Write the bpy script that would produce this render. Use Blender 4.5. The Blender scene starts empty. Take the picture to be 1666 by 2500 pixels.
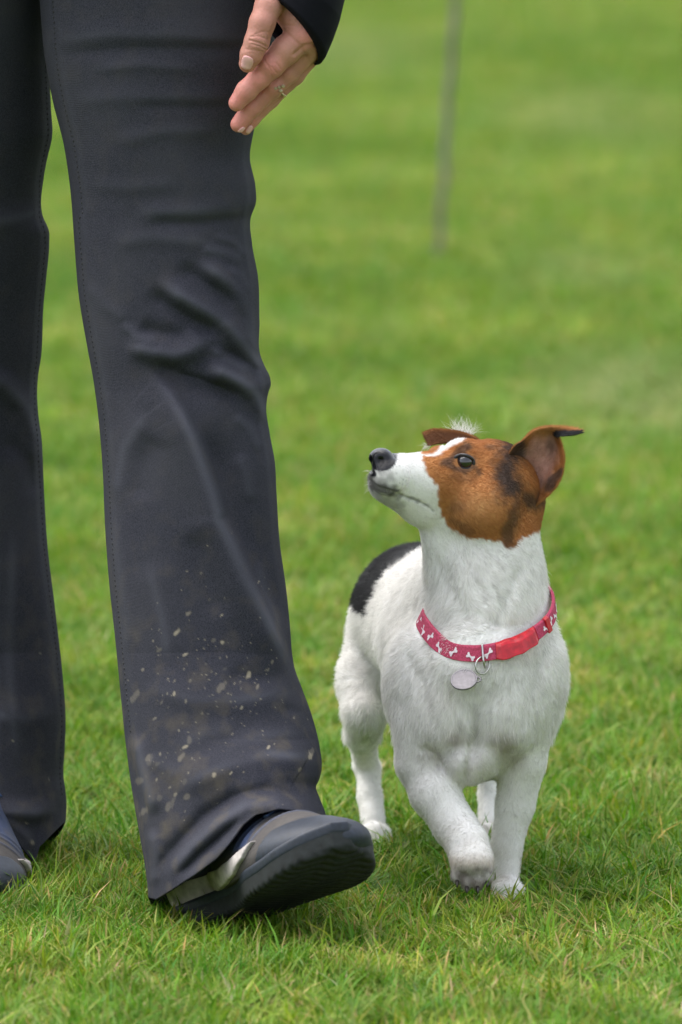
import bpy, math, random
import numpy as np
from mathutils import Vector, Matrix
from mathutils.bvhtree import BVHTree

random.seed(7)
rng = np.random.default_rng(11)
scene = bpy.context.scene
COL = scene.collection

# ------------------------------------------------------------------ camera
CAM_H, CAM_Y, FPX = 1.2, -8.0, 21034.0
PITCH = math.radians(5.944)
cam_d = bpy.data.cameras.new("camera")
cam = bpy.data.objects.new("camera", cam_d)
COL.objects.link(cam)
cam.location = (0, CAM_Y, CAM_H)
cam.rotation_euler = (math.pi / 2 - PITCH, 0, 0)
cam_d.sensor_fit = 'VERTICAL'
cam_d.sensor_height = 36.0
cam_d.lens = FPX / 2500 * 36.0
cam_d.clip_start = 0.1
cam_d.clip_end = 2000
cam_d.dof.use_dof = True
cam_d.dof.focus_distance = 8.02
cam_d.dof.aperture_fstop = 8.5
scene.camera = cam

# ------------------------------------------------------------------ sky, sun, exposure
SUN_EL, SUN_AZ = math.radians(66), math.radians(-60)    # azimuth from +Y towards +X
w = bpy.data.worlds.new("World")
scene.world = w
w.use_nodes = True
nt = w.node_tree
nt.nodes.clear()
sky = nt.nodes.new("ShaderNodeTexSky")
sky.sky_type = 'NISHITA'
sky.sun_disc = False
sky.sun_elevation = SUN_EL
sky.sun_rotation = SUN_AZ
sky.air_density = 1.0
sky.dust_density = 4.0
hs = nt.nodes.new("ShaderNodeHueSaturation")
hs.inputs['Saturation'].default_value = 0.35
bg = nt.nodes.new("ShaderNodeBackground")
bg.inputs['Strength'].default_value = 0.15
wo = nt.nodes.new("ShaderNodeOutputWorld")
nt.links.new(sky.outputs[0], hs.inputs['Color'])
nt.links.new(hs.outputs[0], bg.inputs['Color'])
nt.links.new(bg.outputs[0], wo.inputs['Surface'])

sd = bpy.data.lights.new("sun", 'SUN')
sd.energy = 1.1
sd.angle = math.radians(75)
sd.color = (1.0, 0.97, 0.92)
sun = bpy.data.objects.new("sun", sd)
COL.objects.link(sun)
sdir = Vector((math.sin(SUN_AZ) * math.cos(SUN_EL), math.cos(SUN_AZ) * math.cos(SUN_EL), math.sin(SUN_EL)))
sun.rotation_euler = sdir.to_track_quat('Z', 'Y').to_euler()
sun.location = (0, 0, 6)

scene.view_settings.view_transform = 'Standard'
scene.view_settings.look = 'None'
scene.view_settings.exposure = 1.42
scene.view_settings.gamma = 1.0
scene.view_settings.use_curve_mapping = False

# ------------------------------------------------------------------ placement helpers
# photo measurements (1568 px wide print of it) -> point of the world at depth Y
CP, SP = math.cos(PITCH), math.sin(PITCH)
K = 1.0625


def D(x, y, Y):
    px = (np.asarray(x, float) * K - 833.0) / FPX
    py = (np.asarray(y, float) * K - 1250.0) / FPX
    # ray = fwd + px*right - py*up
    fy = CP - py * SP
    fz = -SP - py * CP
    t = (np.asarray(Y, float) - CAM_Y) / fy
    return np.stack(np.broadcast_arrays(px * t, np.asarray(Y, float) + 0 * t, CAM_H + fz * t), -1)


def to_disp(p):
    p = np.asarray(p, float)
    dx, dy, dz = p[..., 0], p[..., 1] - CAM_Y, p[..., 2] - CAM_H
    dep = dy * CP - dz * SP
    up = dy * SP + dz * CP
    return (dx / dep * FPX + 833.0) / K, (-up / dep * FPX + 1250.0) / K


def R(r, Y=0.0):
    return r * K * (8.05 + Y) / FPX


def cr(n, ox, oy, s):
    """coordinates read in a magnified crop"""
    return lambda x, y: ((ox + s * x) / K, (oy + s * y) / K)


def interp(tab, y):
    t = np.array(tab, float)
    return np.interp(y, t[:, 0], t[:, 1])


def smooth_interp(tab, y):
    """Catmull-Rom (monotone-ish) interpolation"""
    t = np.array(tab, float)
    xs, ys = t[:, 0], t[:, 1]
    m = np.gradient(ys, xs)
    y = np.clip(np.asarray(y, float), xs[0], xs[-1])
    i = np.clip(np.searchsorted(xs, y, side='right') - 1, 0, len(xs) - 2)
    h = xs[i + 1] - xs[i]
    s = (y - xs[i]) / h
    return ((2 * s**3 - 3 * s**2 + 1) * ys[i] + (s**3 - 2 * s**2 + s) * h * m[i]
            + (-2 * s**3 + 3 * s**2) * ys[i + 1] + (s**3 - s**2) * h * m[i + 1])


def smoothstep(a, b, x):
    t = np.clip((x - a) / (b - a), 0, 1)
    return t * t * (3 - 2 * t)


def poly_dist(x, y, pts):
    """unsigned distance and side sign to an open polyline; also the parameter 0..1 along it"""
    best = np.full(np.shape(x), 1e9)
    sg = np.zeros(np.shape(x))
    par = np.zeros(np.shape(x))
    pts = np.array(pts, float)
    L = np.hypot(*(pts[1:] - pts[:-1]).T)
    cum = np.concatenate([[0], np.cumsum(L)])
    for i in range(len(pts) - 1):
        ax, ay = pts[i]
        bx, by = pts[i + 1]
        dx, dy = bx - ax, by - ay
        t = np.clip(((x - ax) * dx + (y - ay) * dy) / (dx * dx + dy * dy), 0, 1)
        ex, ey = x - (ax + t * dx), y - (ay + t * dy)
        d = np.hypot(ex, ey)
        m = d < best
        best = np.where(m, d, best)
        sg = np.where(m, np.sign(dx * (y - ay) - dy * (x - ax)), sg)
        par = np.where(m, (cum[i] + t * L[i]) / cum[-1], par)
    return best, sg, par


def poly_in(x, y, pts):
    """signed distance to closed polygon, negative inside"""
    pts = list(pts)
    d, _, _ = poly_dist(x, y, pts + [pts[0]])
    ins = np.zeros(np.shape(x), bool)
    n = len(pts)
    for i in range(n):
        x1, y1 = pts[i]
        x2, y2 = pts[(i + 1) % n]
        if y1 == y2:
            continue
        c = ((y1 > y) != (y2 > y)) & (x < (x2 - x1) * (y - y1) / (y2 - y1) + x1)
        ins ^= c
    return np.where(ins, -d, d)


_W = rng.normal(size=(40, 3))
_PH = rng.uniform(0, 6.28, 40)


def snoise(p, f, n0=0, n=8):
    """cheap smooth noise -1..1"""
    s = 0
    for i in range(n0, n0 + n):
        s = s + np.sin(p[..., 0] * _W[i, 0] * f + p[..., 1] * _W[i, 1] * f + p[..., 2] * _W[i, 2] * f + _PH[i])
    return s / n * 1.6


# ------------------------------------------------------------------ object helpers
def props(o, label=None, cat=None, group=None, kind=None):
    for k_, v_ in (("label", label), ("category", cat), ("group", group), ("kind", kind)):
        if v_:
            o[k_] = v_
    return o


def empty(name, loc):
    o = bpy.data.objects.new(name, None)
    COL.objects.link(o)
    o.location = loc
    o.empty_display_size = 0.05
    return o


def link_child(o, parent):
    COL.objects.link(o)
    if parent is not None:
        o.parent = parent
        bpy.context.view_layer.update()
        o.matrix_parent_inverse = parent.matrix_world.inverted()
    return o


def mesh_obj(name, V, F, mat, parent=None, smooth=True, colors=None, attrs=None):
    me = bpy.data.meshes.new(name)
    V = np.asarray(V, np.float32)
    if isinstance(F, np.ndarray) and F.ndim == 2:
        nf, k = F.shape
        me.vertices.add(len(V))
        me.vertices.foreach_set("co", V.ravel())
        me.loops.add(nf * k)
        me.loops.foreach_set("vertex_index", F.astype(np.int32).ravel())
        me.polygons.add(nf)
        me.polygons.foreach_set("loop_start", np.arange(0, nf * k, k, dtype=np.int32))
        me.update(calc_edges=True)
    else:
        me.from_pydata([tuple(v) for v in V], [], [tuple(f) for f in F])
        me.update()
    me.validate()
    if smooth:
        me.polygons.foreach_set("use_smooth", np.ones(len(me.polygons), bool))
    if colors is not None:
        a = me.color_attributes.new("col", 'FLOAT_COLOR', 'POINT')
        c4 = np.ones((len(V), 4), np.float32)
        c4[:, :3] = colors
        a.data.foreach_set("color", c4.ravel())
    for k_, v_ in (attrs or {}).items():
        a = me.attributes.new(k_, 'FLOAT', 'POINT')
        a.data.foreach_set("value", np.asarray(v_, np.float32))
    for m in (mat if isinstance(mat, (list, tuple)) else [mat]):
        me.materials.append(m)
    o = bpy.data.objects.new(name, me)
    return link_child(o, parent)


def grid_faces(nu, nv, closed_u=False):
    """verts index = j*nu + i"""
    i = np.arange(nu if closed_u else nu - 1)
    j = np.arange(nv - 1)
    I, J = np.meshgrid(i, j)
    I2 = (I + 1) % nu
    return np.stack([J * nu + I, J * nu + I2, (J + 1) * nu + I2, (J + 1) * nu + I], -1).reshape(-1, 4)


def tube(pts, rad, n=10, closed=False, caps=True, flat=None):
    pts = np.asarray(pts, float)
    N = len(pts)
    rad = np.broadcast_to(np.asarray(rad, float), (N,))
    if closed:
        T = np.roll(pts, -1, 0) - np.roll(pts, 1, 0)
    else:
        T = np.gradient(pts, axis=0)
    T /= np.linalg.norm(T, axis=1, keepdims=True) + 1e-12
    up = np.array([0, 0, 1.0]) if abs(T[0][2]) < 0.9 else np.array([1.0, 0, 0])
    A = np.zeros_like(pts)
    a = np.cross(T[0], up)
    a /= np.linalg.norm(a)
    for i in range(N):
        a = a - T[i] * np.dot(a, T[i])
        a /= np.linalg.norm(a) + 1e-12
        A[i] = a
    B = np.cross(T, A)
    th = np.linspace(0, 2 * np.pi, n, endpoint=False)
    fx = flat or 1.0
    V = pts[:, None] + rad[:, None, None] * (np.cos(th)[None, :, None] * A[:, None] + fx * np.sin(th)[None, :, None] * B[:, None])
    V = V.reshape(-1, 3)
    F = [tuple(f) for f in grid_faces(n, N, True)]
    if closed:
        for i in range(n):
            F.append(((N - 1) * n + i, (N - 1) * n + (i + 1) % n, (i + 1) % n, i))
    elif caps:
        F.append(tuple(range(n))[::-1])
        F.append(tuple((N - 1) * n + i for i in range(n)))
    return V, F


# ------------------------------------------------------------------ signed-distance sculpting
class Field:
    def __init__(self, lo, hi, h, big=0.04):
        self.lo = np.array(lo, float)
        self.h = h
        self.n = np.ceil((np.array(hi, float) - self.lo) / h).astype(int) + 1
        self.A = np.full(self.n, big, np.float32)
        self.ax = [(self.lo[i] + h * np.arange(self.n[i])).astype(np.float32) for i in range(3)]

    def block(self, lo, hi):
        a = np.clip(np.floor((np.array(lo) - self.lo) / self.h).astype(int), 0, self.n)
        b = np.clip(np.ceil((np.array(hi) - self.lo) / self.h).astype(int) + 1, 0, self.n)
        sl = tuple(slice(a[i], b[i]) for i in range(3))
        X = self.ax[0][sl[0]][:, None, None]
        Y = self.ax[1][sl[1]][None, :, None]
        Z = self.ax[2][sl[2]][None, None, :]
        return sl, X, Y, Z

    def _merge(self, sl, d, k, mode):
        a = self.A[sl]
        d = d.astype(np.float32)
        if mode == 'add':
            if k > 0:
                h = np.maximum(k - np.abs(a - d), 0) / k
                self.A[sl] = np.minimum(a, d) - h * h * k * 0.25
            else:
                self.A[sl] = np.minimum(a, d)
        else:
            d = -d
            if k > 0:
                h = np.maximum(k - np.abs(a - d), 0) / k
                self.A[sl] = np.maximum(a, d) + h * h * k * 0.25
            else:
                self.A[sl] = np.maximum(a, d)

    def cone(self, a, b, ra, rb, k=0.01, mode='add'):
        a = np.array(a, float)
        b = np.array(b, float)
        m = max(ra, rb) + k + 3 * self.h
        sl, X, Y, Z = self.block(np.minimum(a, b) - m, np.maximum(a, b) + m)
        ba = b - a
        l2 = float(ba @ ba) + 1e-12
        px, py, pz = X - a[0], Y - a[1], Z - a[2]
        t = np.clip((px * ba[0] + py * ba[1] + pz * ba[2]) / l2, 0, 1)
        d = np.sqrt((px - t * ba[0])**2 + (py - t * ba[1])**2 + (pz - t * ba[2])**2) - (ra + (rb - ra) * t)
        self._merge(sl, d, k, mode)

    def ell(self, c, r, k=0.01, rot=None, mode='add'):
        c = np.array(c, float)
        r = np.array(r, float)
        m = r.max() + k + 3 * self.h
        sl, X, Y, Z = self.block(c - m, c + m)
        px, py, pz = X - c[0], Y - c[1], Z - c[2]
        if rot is not None:
            q = [px * rot[i][0] + py * rot[i][1] + pz * rot[i][2] for i in range(3)]
        else:
            q = [px, py, pz]
        k0 = np.sqrt((q[0] / r[0])**2 + (q[1] / r[1])**2 + (q[2] / r[2])**2)
        k1 = np.sqrt((q[0] / r[0]**2)**2 + (q[1] / r[1]**2)**2 + (q[2] / r[2]**2)**2) + 1e-9
        self._merge(sl, k0 * (k0 - 1) / k1, k, mode)

    def mesh(self, smooth=1):
        A = self.A
        S = A < 0
        # mixed cells
        cnt = np.zeros(np.array(A.shape) - 1, np.uint8)
        for dx in (0, 1):
            for dy in (0, 1):
                for dz in (0, 1):
                    cnt += S[dx:S.shape[0] - 1 + dx, dy:S.shape[1] - 1 + dy, dz:S.shape[2] - 1 + dz]
        cells = np.argwhere((cnt > 0) & (cnt < 8))
        idm = np.full(cnt.shape, -1, np.int32)
        idm[tuple(cells.T)] = np.arange(len(cells))
        offs = [(0, 0, 0), (1, 0, 0), (0, 1, 0), (1, 1, 0), (0, 0, 1), (1, 0, 1), (0, 1, 1), (1, 1, 1)]
        cv = [A[cells[:, 0] + o[0], cells[:, 1] + o[1], cells[:, 2] + o[2]] for o in offs]
        acc = np.zeros((len(cells), 3))
        num = np.zeros(len(cells))
        for a in range(8):
            for b in range(a + 1, 8):
                if bin(a ^ b).count('1') != 1:
                    continue
                va, vb = cv[a], cv[b]
                m = (va < 0) != (vb < 0)
                t = np.where(m, va / np.where(m, va - vb, 1), 0)
                oa, ob = np.array(offs[a]), np.array(offs[b])
                acc += np.where(m[:, None], oa + t[:, None] * (ob - oa), 0)
                num += m
        V = (cells + acc / num[:, None]) * self.h + self.lo
        Fs = []
        for ax in range(3):
            sl0 = [slice(None)] * 3
            sl1 = [slice(None)] * 3
            sl0[ax] = slice(0, -1)
            sl1[ax] = slice(1, None)
            s0, s1 = S[tuple(sl0)], S[tuple(sl1)]
            e = np.argwhere(s0 != s1)
            u, v = [(1, 2), (2, 0), (0, 1)][ax]
            ok = (e[:, u] > 0) & (e[:, v] > 0) & (e[:, u] < A.shape[u] - 1) & (e[:, v] < A.shape[v] - 1)
            e = e[ok]
            q = []
            for du, dv in ((-1, -1), (0, -1), (0, 0), (-1, 0)):
                c = e.copy()
                c[:, u] += du
                c[:, v] += dv
                q.append(idm[tuple(c.T)])
            q = np.stack(q, -1)
            inside_first = s0[tuple(e.T)]
            q = np.where(inside_first[:, None], q, q[:, ::-1])
            Fs.append(q)
        F = np.concatenate(Fs)
        F = F[(F >= 0).all(1)]
        E = np.concatenate([F[:, [0, 1]], F[:, [1, 2]], F[:, [2, 3]], F[:, [3, 0]]])
        for _ in range(smooth):
            s = np.zeros_like(V)
            c = np.zeros(len(V))
            for d_ in range(3):
                s[:, d_] = np.bincount(E[:, 0], V[E[:, 1], d_], len(V)) + np.bincount(E[:, 1], V[E[:, 0], d_], len(V))
            c = np.bincount(E[:, 0], minlength=len(V)) + np.bincount(E[:, 1], minlength=len(V))
            V = 0.4 * V + 0.6 * s / c[:, None]
        return V, F


def vnormals(V, F):
    n = np.cross(V[F[:, 2]] - V[F[:, 0]], V[F[:, 3]] - V[F[:, 1]])
    N = np.zeros_like(V)
    for d_ in range(3):
        for c in range(4):
            N[:, d_] += np.bincount(F[:, c], n[:, d_], len(V))
    return N / (np.linalg.norm(N, axis=1, keepdims=True) + 1e-12)


def bvh(V, F):
    return BVHTree.FromPolygons([tuple(v) for v in V], [tuple(int(i) for i in f) for f in F])


def view_hit(tree, x, y):
    """first surface point met along the line of sight through a photo point, with its normal"""
    p = D(x, y, -1.0)
    o = Vector((0, CAM_Y, CAM_H))
    d = (Vector(p) - o).normalized()
    h, n, i, dist = tree.ray_cast(Vector(p), d)
    if h is not None and n.dot(d) > 0:
        n = -n
    return h, n, d


# ------------------------------------------------------------------ materials
def new_mat(name):
    m = bpy.data.materials.new(name)
    m.use_nodes = True
    n = m.node_tree
    b = n.nodes["Principled BSDF"]
    return m, n, b


def N_(n, typ, **kw):
    x = n.nodes.new(typ)
    for k_, v_ in kw.items():
        setattr(x, k_, v_)
    return x


def noise_bump(n, b, scale, strength, dist=0.001, detail=4, coord='Object', vec=None):
    tc = N_(n, "ShaderNodeTexCoord")
    no = N_(n, "ShaderNodeTexNoise")
    no.inputs['Scale'].default_value = scale
    no.inputs['Detail'].default_value = detail
    n.links.new(vec if vec else tc.outputs[coord], no.inputs['Vector'])
    bu = N_(n, "ShaderNodeBump")
    bu.inputs['Strength'].default_value = strength
    bu.inputs['Distance'].default_value = dist
    n.links.new(no.outputs['Fac'], bu.inputs['Height'])
    n.links.new(bu.outputs[0], b.inputs['Normal'])
    return no


def mix_col(n, fac, a, b, mode='MIX'):
    mx = N_(n, "ShaderNodeMix", data_type='RGBA', blend_type=mode)
    for sock, v in ((mx.inputs[0], fac), (mx.inputs[6], a), (mx.inputs[7], b)):
        if hasattr(v, 'links'):
            n.links.new(v, sock)
        elif isinstance(v, (int, float)):
            sock.default_value = v
        else:
            sock.default_value = (*v, 1)
    return mx.outputs[2]


def mrange(n, v, a, b, c=0.0, d=1.0):
    m = N_(n, "ShaderNodeMapRange")
    m.inputs[1].default_value = a
    m.inputs[2].default_value = b
    m.inputs[3].default_value = c
    m.inputs[4].default_value = d
    n.links.new(v, m.inputs[0])
    return m.outputs[0]


def plain(name, col, rough=0.6, bump=0.15, scale=300, metallic=0.0, var=0.15, spec=0.5):
    m, n, b = new_mat(name)
    b.inputs['Roughness'].default_value = rough
    b.inputs['Metallic'].default_value = metallic
    b.inputs['Specular IOR Level'].default_value = spec
    no = noise_bump(n, b, scale, bump, 0.0006)
    f = mrange(n, no.outputs['Fac'], 0.3, 0.7)
    out = mix_col(n, f, tuple(c * (1 - var) for c in col), tuple(min(1, c * (1 + var)) for c in col))
    n.links.new(out, b.inputs['Base Color'])
    return m


# ================================================================== ground and grass
def world_green(n):
    """patchy lawn tint from the ground position"""
    geo = N_(n, "ShaderNodeNewGeometry")
    no = N_(n, "ShaderNodeTexNoise")
    no.inputs['Scale'].default_value = 2.2
    no.inputs['Detail'].default_value = 3
    no.inputs['Roughness'].default_value = 0.55
    n.links.new(geo.outputs['Position'], no.inputs['Vector'])
    no2 = N_(n, "ShaderNodeTexNoise")
    no2.inputs['Scale'].default_value = 0.75
    no2.inputs['Detail'].default_value = 2
    n.links.new(geo.outputs['Position'], no2.inputs['Vector'])
    return no.outputs['Fac'], no2.outputs['Fac']


m_soil, n, b = new_mat("lawn_soil")
f1, f2 = world_green(n)
a = mix_col(n, mrange(n, f1, .35, .65), (.045, .125, .008), (.085, .17, .012))
a = mix_col(n, mrange(n, f2, .4, .65), a, (.11, .17, .02))
tc = N_(n, "ShaderNodeNewGeometry")
fi = N_(n, "ShaderNodeTexNoise")
fi.inputs['Scale'].default_value = 60
fi.inputs['Detail'].default_value = 5
n.links.new(tc.outputs['Position'], fi.inputs['Vector'])
a = mix_col(n, mrange(n, fi.outputs['Fac'], .35, .7, 0, .6), a, (.03, .035, .01))
n.links.new(a, b.inputs['Base Color'])
b.inputs['Roughness'].default_value = 0.95
b.inputs['Specular IOR Level'].default_value = 0.1
gx = np.linspace(-300, 300, 61)
gy = np.linspace(-60, 540, 61)
GX, GY = np.meshgrid(gx, gy)
ground = mesh_obj("ground", np.stack([GX, GY, 0 * GX], -1).reshape(-1, 3), grid_faces(61, 61), m_soil, smooth=False)
props(ground, label="flat playing field ground beneath the mown grass", kind="structure")

m_blade, n, b = new_mat("grass_blade")
at = N_(n, "ShaderNodeAttribute", attribute_name="col")
f1, f2 = world_green(n)
gp = N_(n, "ShaderNodeNewGeometry")
n8 = N_(n, "ShaderNodeTexNoise")
n8.inputs['Scale'].default_value = 9.0
n8.inputs['Detail'].default_value = 2
n.links.new(gp.outputs['Position'], n8.inputs['Vector'])
c = mix_col(n, mrange(n, f1, .36, .66, 0, .65), at.outputs['Color'], (1.38, 1.13, .9), 'MULTIPLY')
c = mix_col(n, mrange(n, n8.outputs['Fac'], .53, .66, 0, .75), c, (1.8, 1.47, 2.3), 'MULTIPLY')
c = mix_col(n, mrange(n, n8.outputs['Fac'], .46, .34, 0, .6), c, (.62, .78, .6), 'MULTIPLY')
c = mix_col(n, mrange(n, f2, .44, .60, 0, .7), c, (1.42, 1.22, 2.0), 'MULTIPLY')
c = mix_col(n, mrange(n, f2, .5, .36, 0, .4), c, (.7, .82, .65), 'MULTIPLY')
for (cx_, cy_, rx_, ry_, am_) in ((.45, 5.2, .16, .75, .6), (-.05, 15.5, .30, 1.6, .45), (.60, 12.5, .25, 1.3, .4), (.42, 7.6, .14, .5, .3)):
    # bleached worn patches of the pitch
    vs = N_(n, "ShaderNodeVectorMath", operation='SUBTRACT')
    n.links.new(gp.outputs['Position'], vs.inputs[0])
    vs.inputs[1].default_value = (cx_, cy_, 0)
    vm = N_(n, "ShaderNodeVectorMath", operation='MULTIPLY')
    n.links.new(vs.outputs[0], vm.inputs[0])
    vm.inputs[1].default_value = (1 / rx_, 1 / ry_, 0)
    vl = N_(n, "ShaderNodeVectorMath", operation='LENGTH')
    n.links.new(vm.outputs[0], vl.inputs[0])
    mm = N_(n, "ShaderNodeMath", operation='MULTIPLY')
    n.links.new(mrange(n, vl.outputs['Value'], 1.3, .3, 0, am_), mm.inputs[0])
    n.links.new(mrange(n, n8.outputs['Fac'], .38, .62, .3, 1.2), mm.inputs[1])
    mm.use_clamp = True
    c = mix_col(n, mm.outputs[0], c, (.26, .30, .13))
oi = N_(n, "ShaderNodeObjectInfo")
c = mix_col(n, mrange(n, oi.outputs['Random'], 0, 1, 0, .5), c, (1.25, 1.12, 1.1), 'MULTIPLY')
n.links.new(c, b.inputs['Base Color'])
b.inputs['Roughness'].default_value = 0.55
b.inputs['Specular IOR Level'].default_value = 0.2
tr = N_(n, "ShaderNodeBsdfTranslucent")
n.links.new(c, tr.inputs['Color'])
mx = N_(n, "ShaderNodeMixShader")
mx.inputs[0].default_value = 0.35
n.links.new(b.outputs[0], mx.inputs[1])
n.links.new(tr.outputs[0], mx.inputs[2])
n.links.new(mx.outputs[0], n.nodes['Material Output'].inputs['Surface'])


def blade_tile(name, size, count, hmin, hmax, wid, seed, tall=0.03):
    r = np.random.default_rng(seed)
    N = count
    base = np.zeros((N, 3))
    base[:, 0] = r.uniform(-size / 2, size / 2, N)
    base[:, 1] = r.uniform(-size / 2, size / 2, N)
    # blades stand in loose tufts
    tuft = r.uniform(-size / 2, size / 2, (N // 14, 2))
    pick = r.integers(0, len(tuft), N)
    mixm = r.random(N) < 0.7
    base[mixm, :2] = tuft[pick[mixm]] + r.normal(0, size * 0.022, (mixm.sum(), 2))
    tufth = r.uniform(0.55, 1.45, len(tuft))
    H = r.uniform(hmin, hmax, N) * np.where(mixm, tufth[pick], 0.8)
    tl = r.random(N) < tall
    H[tl] *= r.uniform(1.3, 1.8, tl.sum())
    W = wid * r.uniform(0.6, 1.3, N)
    ang = r.uniform(0, 2 * np.pi, N)
    side = np.stack([np.cos(ang), np.sin(ang), 0 * ang], -1)
    lean_a = ang + np.pi / 2 + r.normal(0, .5, N)
    lean = np.stack([np.cos(lean_a), np.sin(lean_a), 0 * ang], -1)
    l0 = r.uniform(0.0, 0.55, N)
    l1 = np.abs(r.normal(0.35, 0.45, N))
    ts = np.array([0, .3, .62, 1.0])
    wf = np.array([.75, 1.0, .75, .06])
    V = np.zeros((N, 8, 3))
    for k_, t in enumerate(ts):
        off = lean * ((l0 * t + l1 * t * t) * H)[:, None]
        z = t * H * np.clip(1 - 0.28 * l1 * t * t - .1 * l0, 0.25, 1)
        c_ = base + off
        c_[:, 2] += z - 0.003
        V[:, 2 * k_] = c_ - side * (W * wf[k_] / 2)[:, None]
        V[:, 2 * k_ + 1] = c_ + side * (W * wf[k_] / 2)[:, None]
    F = []
    idx = np.arange(N)[:, None] * 8
    F = np.concatenate([idx + np.array([[2 * k_, 2 * k_ + 1, 2 * k_ + 3, 2 * k_ + 2]]) for k_ in range(3)])
    g1, g2, g3, st = np.array([.048, .150, .006]), np.array([.112, .228, .009]), np.array([.18, .262, .04]), np.array([.34, .32, .09])
    q = r.random((N, 1))
    colr = g1 + (g2 - g1) * q
    p3 = r.random((N, 1))
    colr = np.where(p3 < .22, g3, colr)
    colr = np.where(p3 > .975, st * r.uniform(.6, 1.1, (N, 1)), colr)
    colr = colr * r.uniform(.86, 1.12, (N, 1))
    tcol = np.stack([r.uniform(.75, 1.3, len(tuft)), r.uniform(.86, 1.16, len(tuft)), r.uniform(.6, 1.6, len(tuft))], -1)
    colr = colr * np.where(mixm[:, None], tcol[pick], 1.0)
    vc = np.repeat(colr[:, None], 8, 1)
    yt = r.random(N) < .05                      # dry tips
    vc[yt, 5:] = np.array([.28, .22, .08])
    vc[:, 0:2] = vc[:, 0:2] * .3 + np.array([.17, .16, .06]) * .7 * .55   # pale thatch at the root
    me = bpy.data.meshes.new(name)
    me.vertices.add(N * 8)
    me.vertices.foreach_set("co", V.astype(np.float32).ravel())
    nf = len(F)
    me.loops.add(nf * 4)
    me.loops.foreach_set("vertex_index", F.astype(np.int32).ravel())
    me.polygons.add(nf)
    me.polygons.foreach_set("loop_start", np.arange(0, nf * 4, 4, dtype=np.int32))
    me.update(calc_edges=True)
    at_ = me.color_attributes.new("col", 'FLOAT_COLOR', 'POINT')
    c4 = np.ones((N * 8, 4), np.float32)
    c4[:, :3] = vc.reshape(-1, 3)
    at_.data.foreach_set("color", c4.ravel())
    me.materials.append(m_blade)
    return bpy.data.objects.new(name, me)      # source only: never linked to the scene


TILE = 0.14
variants = [blade_tile("grass_tuft", TILE * 1.35, 950, .019, .038, .0023, 100 + i) for i in range(8)]


def grass_field(name, pts, rot, scl, var, zsc, label):
    me = bpy.data.meshes.new(name)
    me.from_pydata([tuple(p) for p in pts], [], [])
    for nm, dat, ty in (("rot", rot, 'FLOAT'), ("scl", scl, 'FLOAT'), ("zsc", zsc, 'FLOAT'), ("var", var, 'INT')):
        a_ = me.attributes.new(nm, ty, 'POINT')
        a_.data.foreach_set("value", dat)
    o = bpy.data.objects.new(name, me)
    COL.objects.link(o)
    ng = bpy.data.node_groups.new(name, 'GeometryNodeTree')
    ng.interface.new_socket("Geometry", in_out='INPUT', socket_type='NodeSocketGeometry')
    ng.interface.new_socket("Geometry", in_out='OUTPUT', socket_type='NodeSocketGeometry')
    gi = ng.nodes.new("NodeGroupInput")
    go = ng.nodes.new("NodeGroupOutput")
    jn = ng.nodes.new("GeometryNodeJoinGeometry")

    def named(nm, ty):
        q = ng.nodes.new("GeometryNodeInputNamedAttribute")
        q.data_type = ty
        q.inputs['Name'].default_value = nm
        return q.outputs[0]
    rv = named("rot", 'FLOAT')
    s1_ = named("scl", 'FLOAT')
    s2_ = named("zsc", 'FLOAT')
    cs_ = ng.nodes.new("ShaderNodeCombineXYZ")
    for i_, so_ in enumerate((s1_, s1_, s2_)):
        ng.links.new(so_, cs_.inputs[i_])
    sv = cs_.outputs[0]
    vv = named("var", 'INT')
    cx = ng.nodes.new("ShaderNodeCombineXYZ")
    ng.links.new(rv, cx.inputs[2])
    for i, ob in enumerate(variants):
        oi_ = ng.nodes.new("GeometryNodeObjectInfo")
        oi_.inputs['Object'].default_value = ob
        cmp_ = ng.nodes.new("FunctionNodeCompare")
        cmp_.data_type = 'INT'
        cmp_.operation = 'EQUAL'
        ng.links.new(vv, cmp_.inputs[2])
        cmp_.inputs[3].default_value = i
        ip = ng.nodes.new("GeometryNodeInstanceOnPoints")
        ng.links.new(gi.outputs[0], ip.inputs['Points'])
        ng.links.new(cmp_.outputs[0], ip.inputs['Selection'])
        ng.links.new(oi_.outputs['Geometry'], ip.inputs['Instance'])
        ng.links.new(cx.outputs[0], ip.inputs['Rotation'])
        ng.links.new(sv, ip.inputs['Scale'])
        ng.links.new(ip.outputs[0], jn.inputs[0])
    ng.links.new(jn.outputs[0], go.inputs[0])
    md = o.modifiers.new("scatter", 'NODES')
    md.node_group = ng
    me.materials.append(m_blade)
    props(o, label=label, cat="grass", kind="stuff")
    return o


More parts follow.
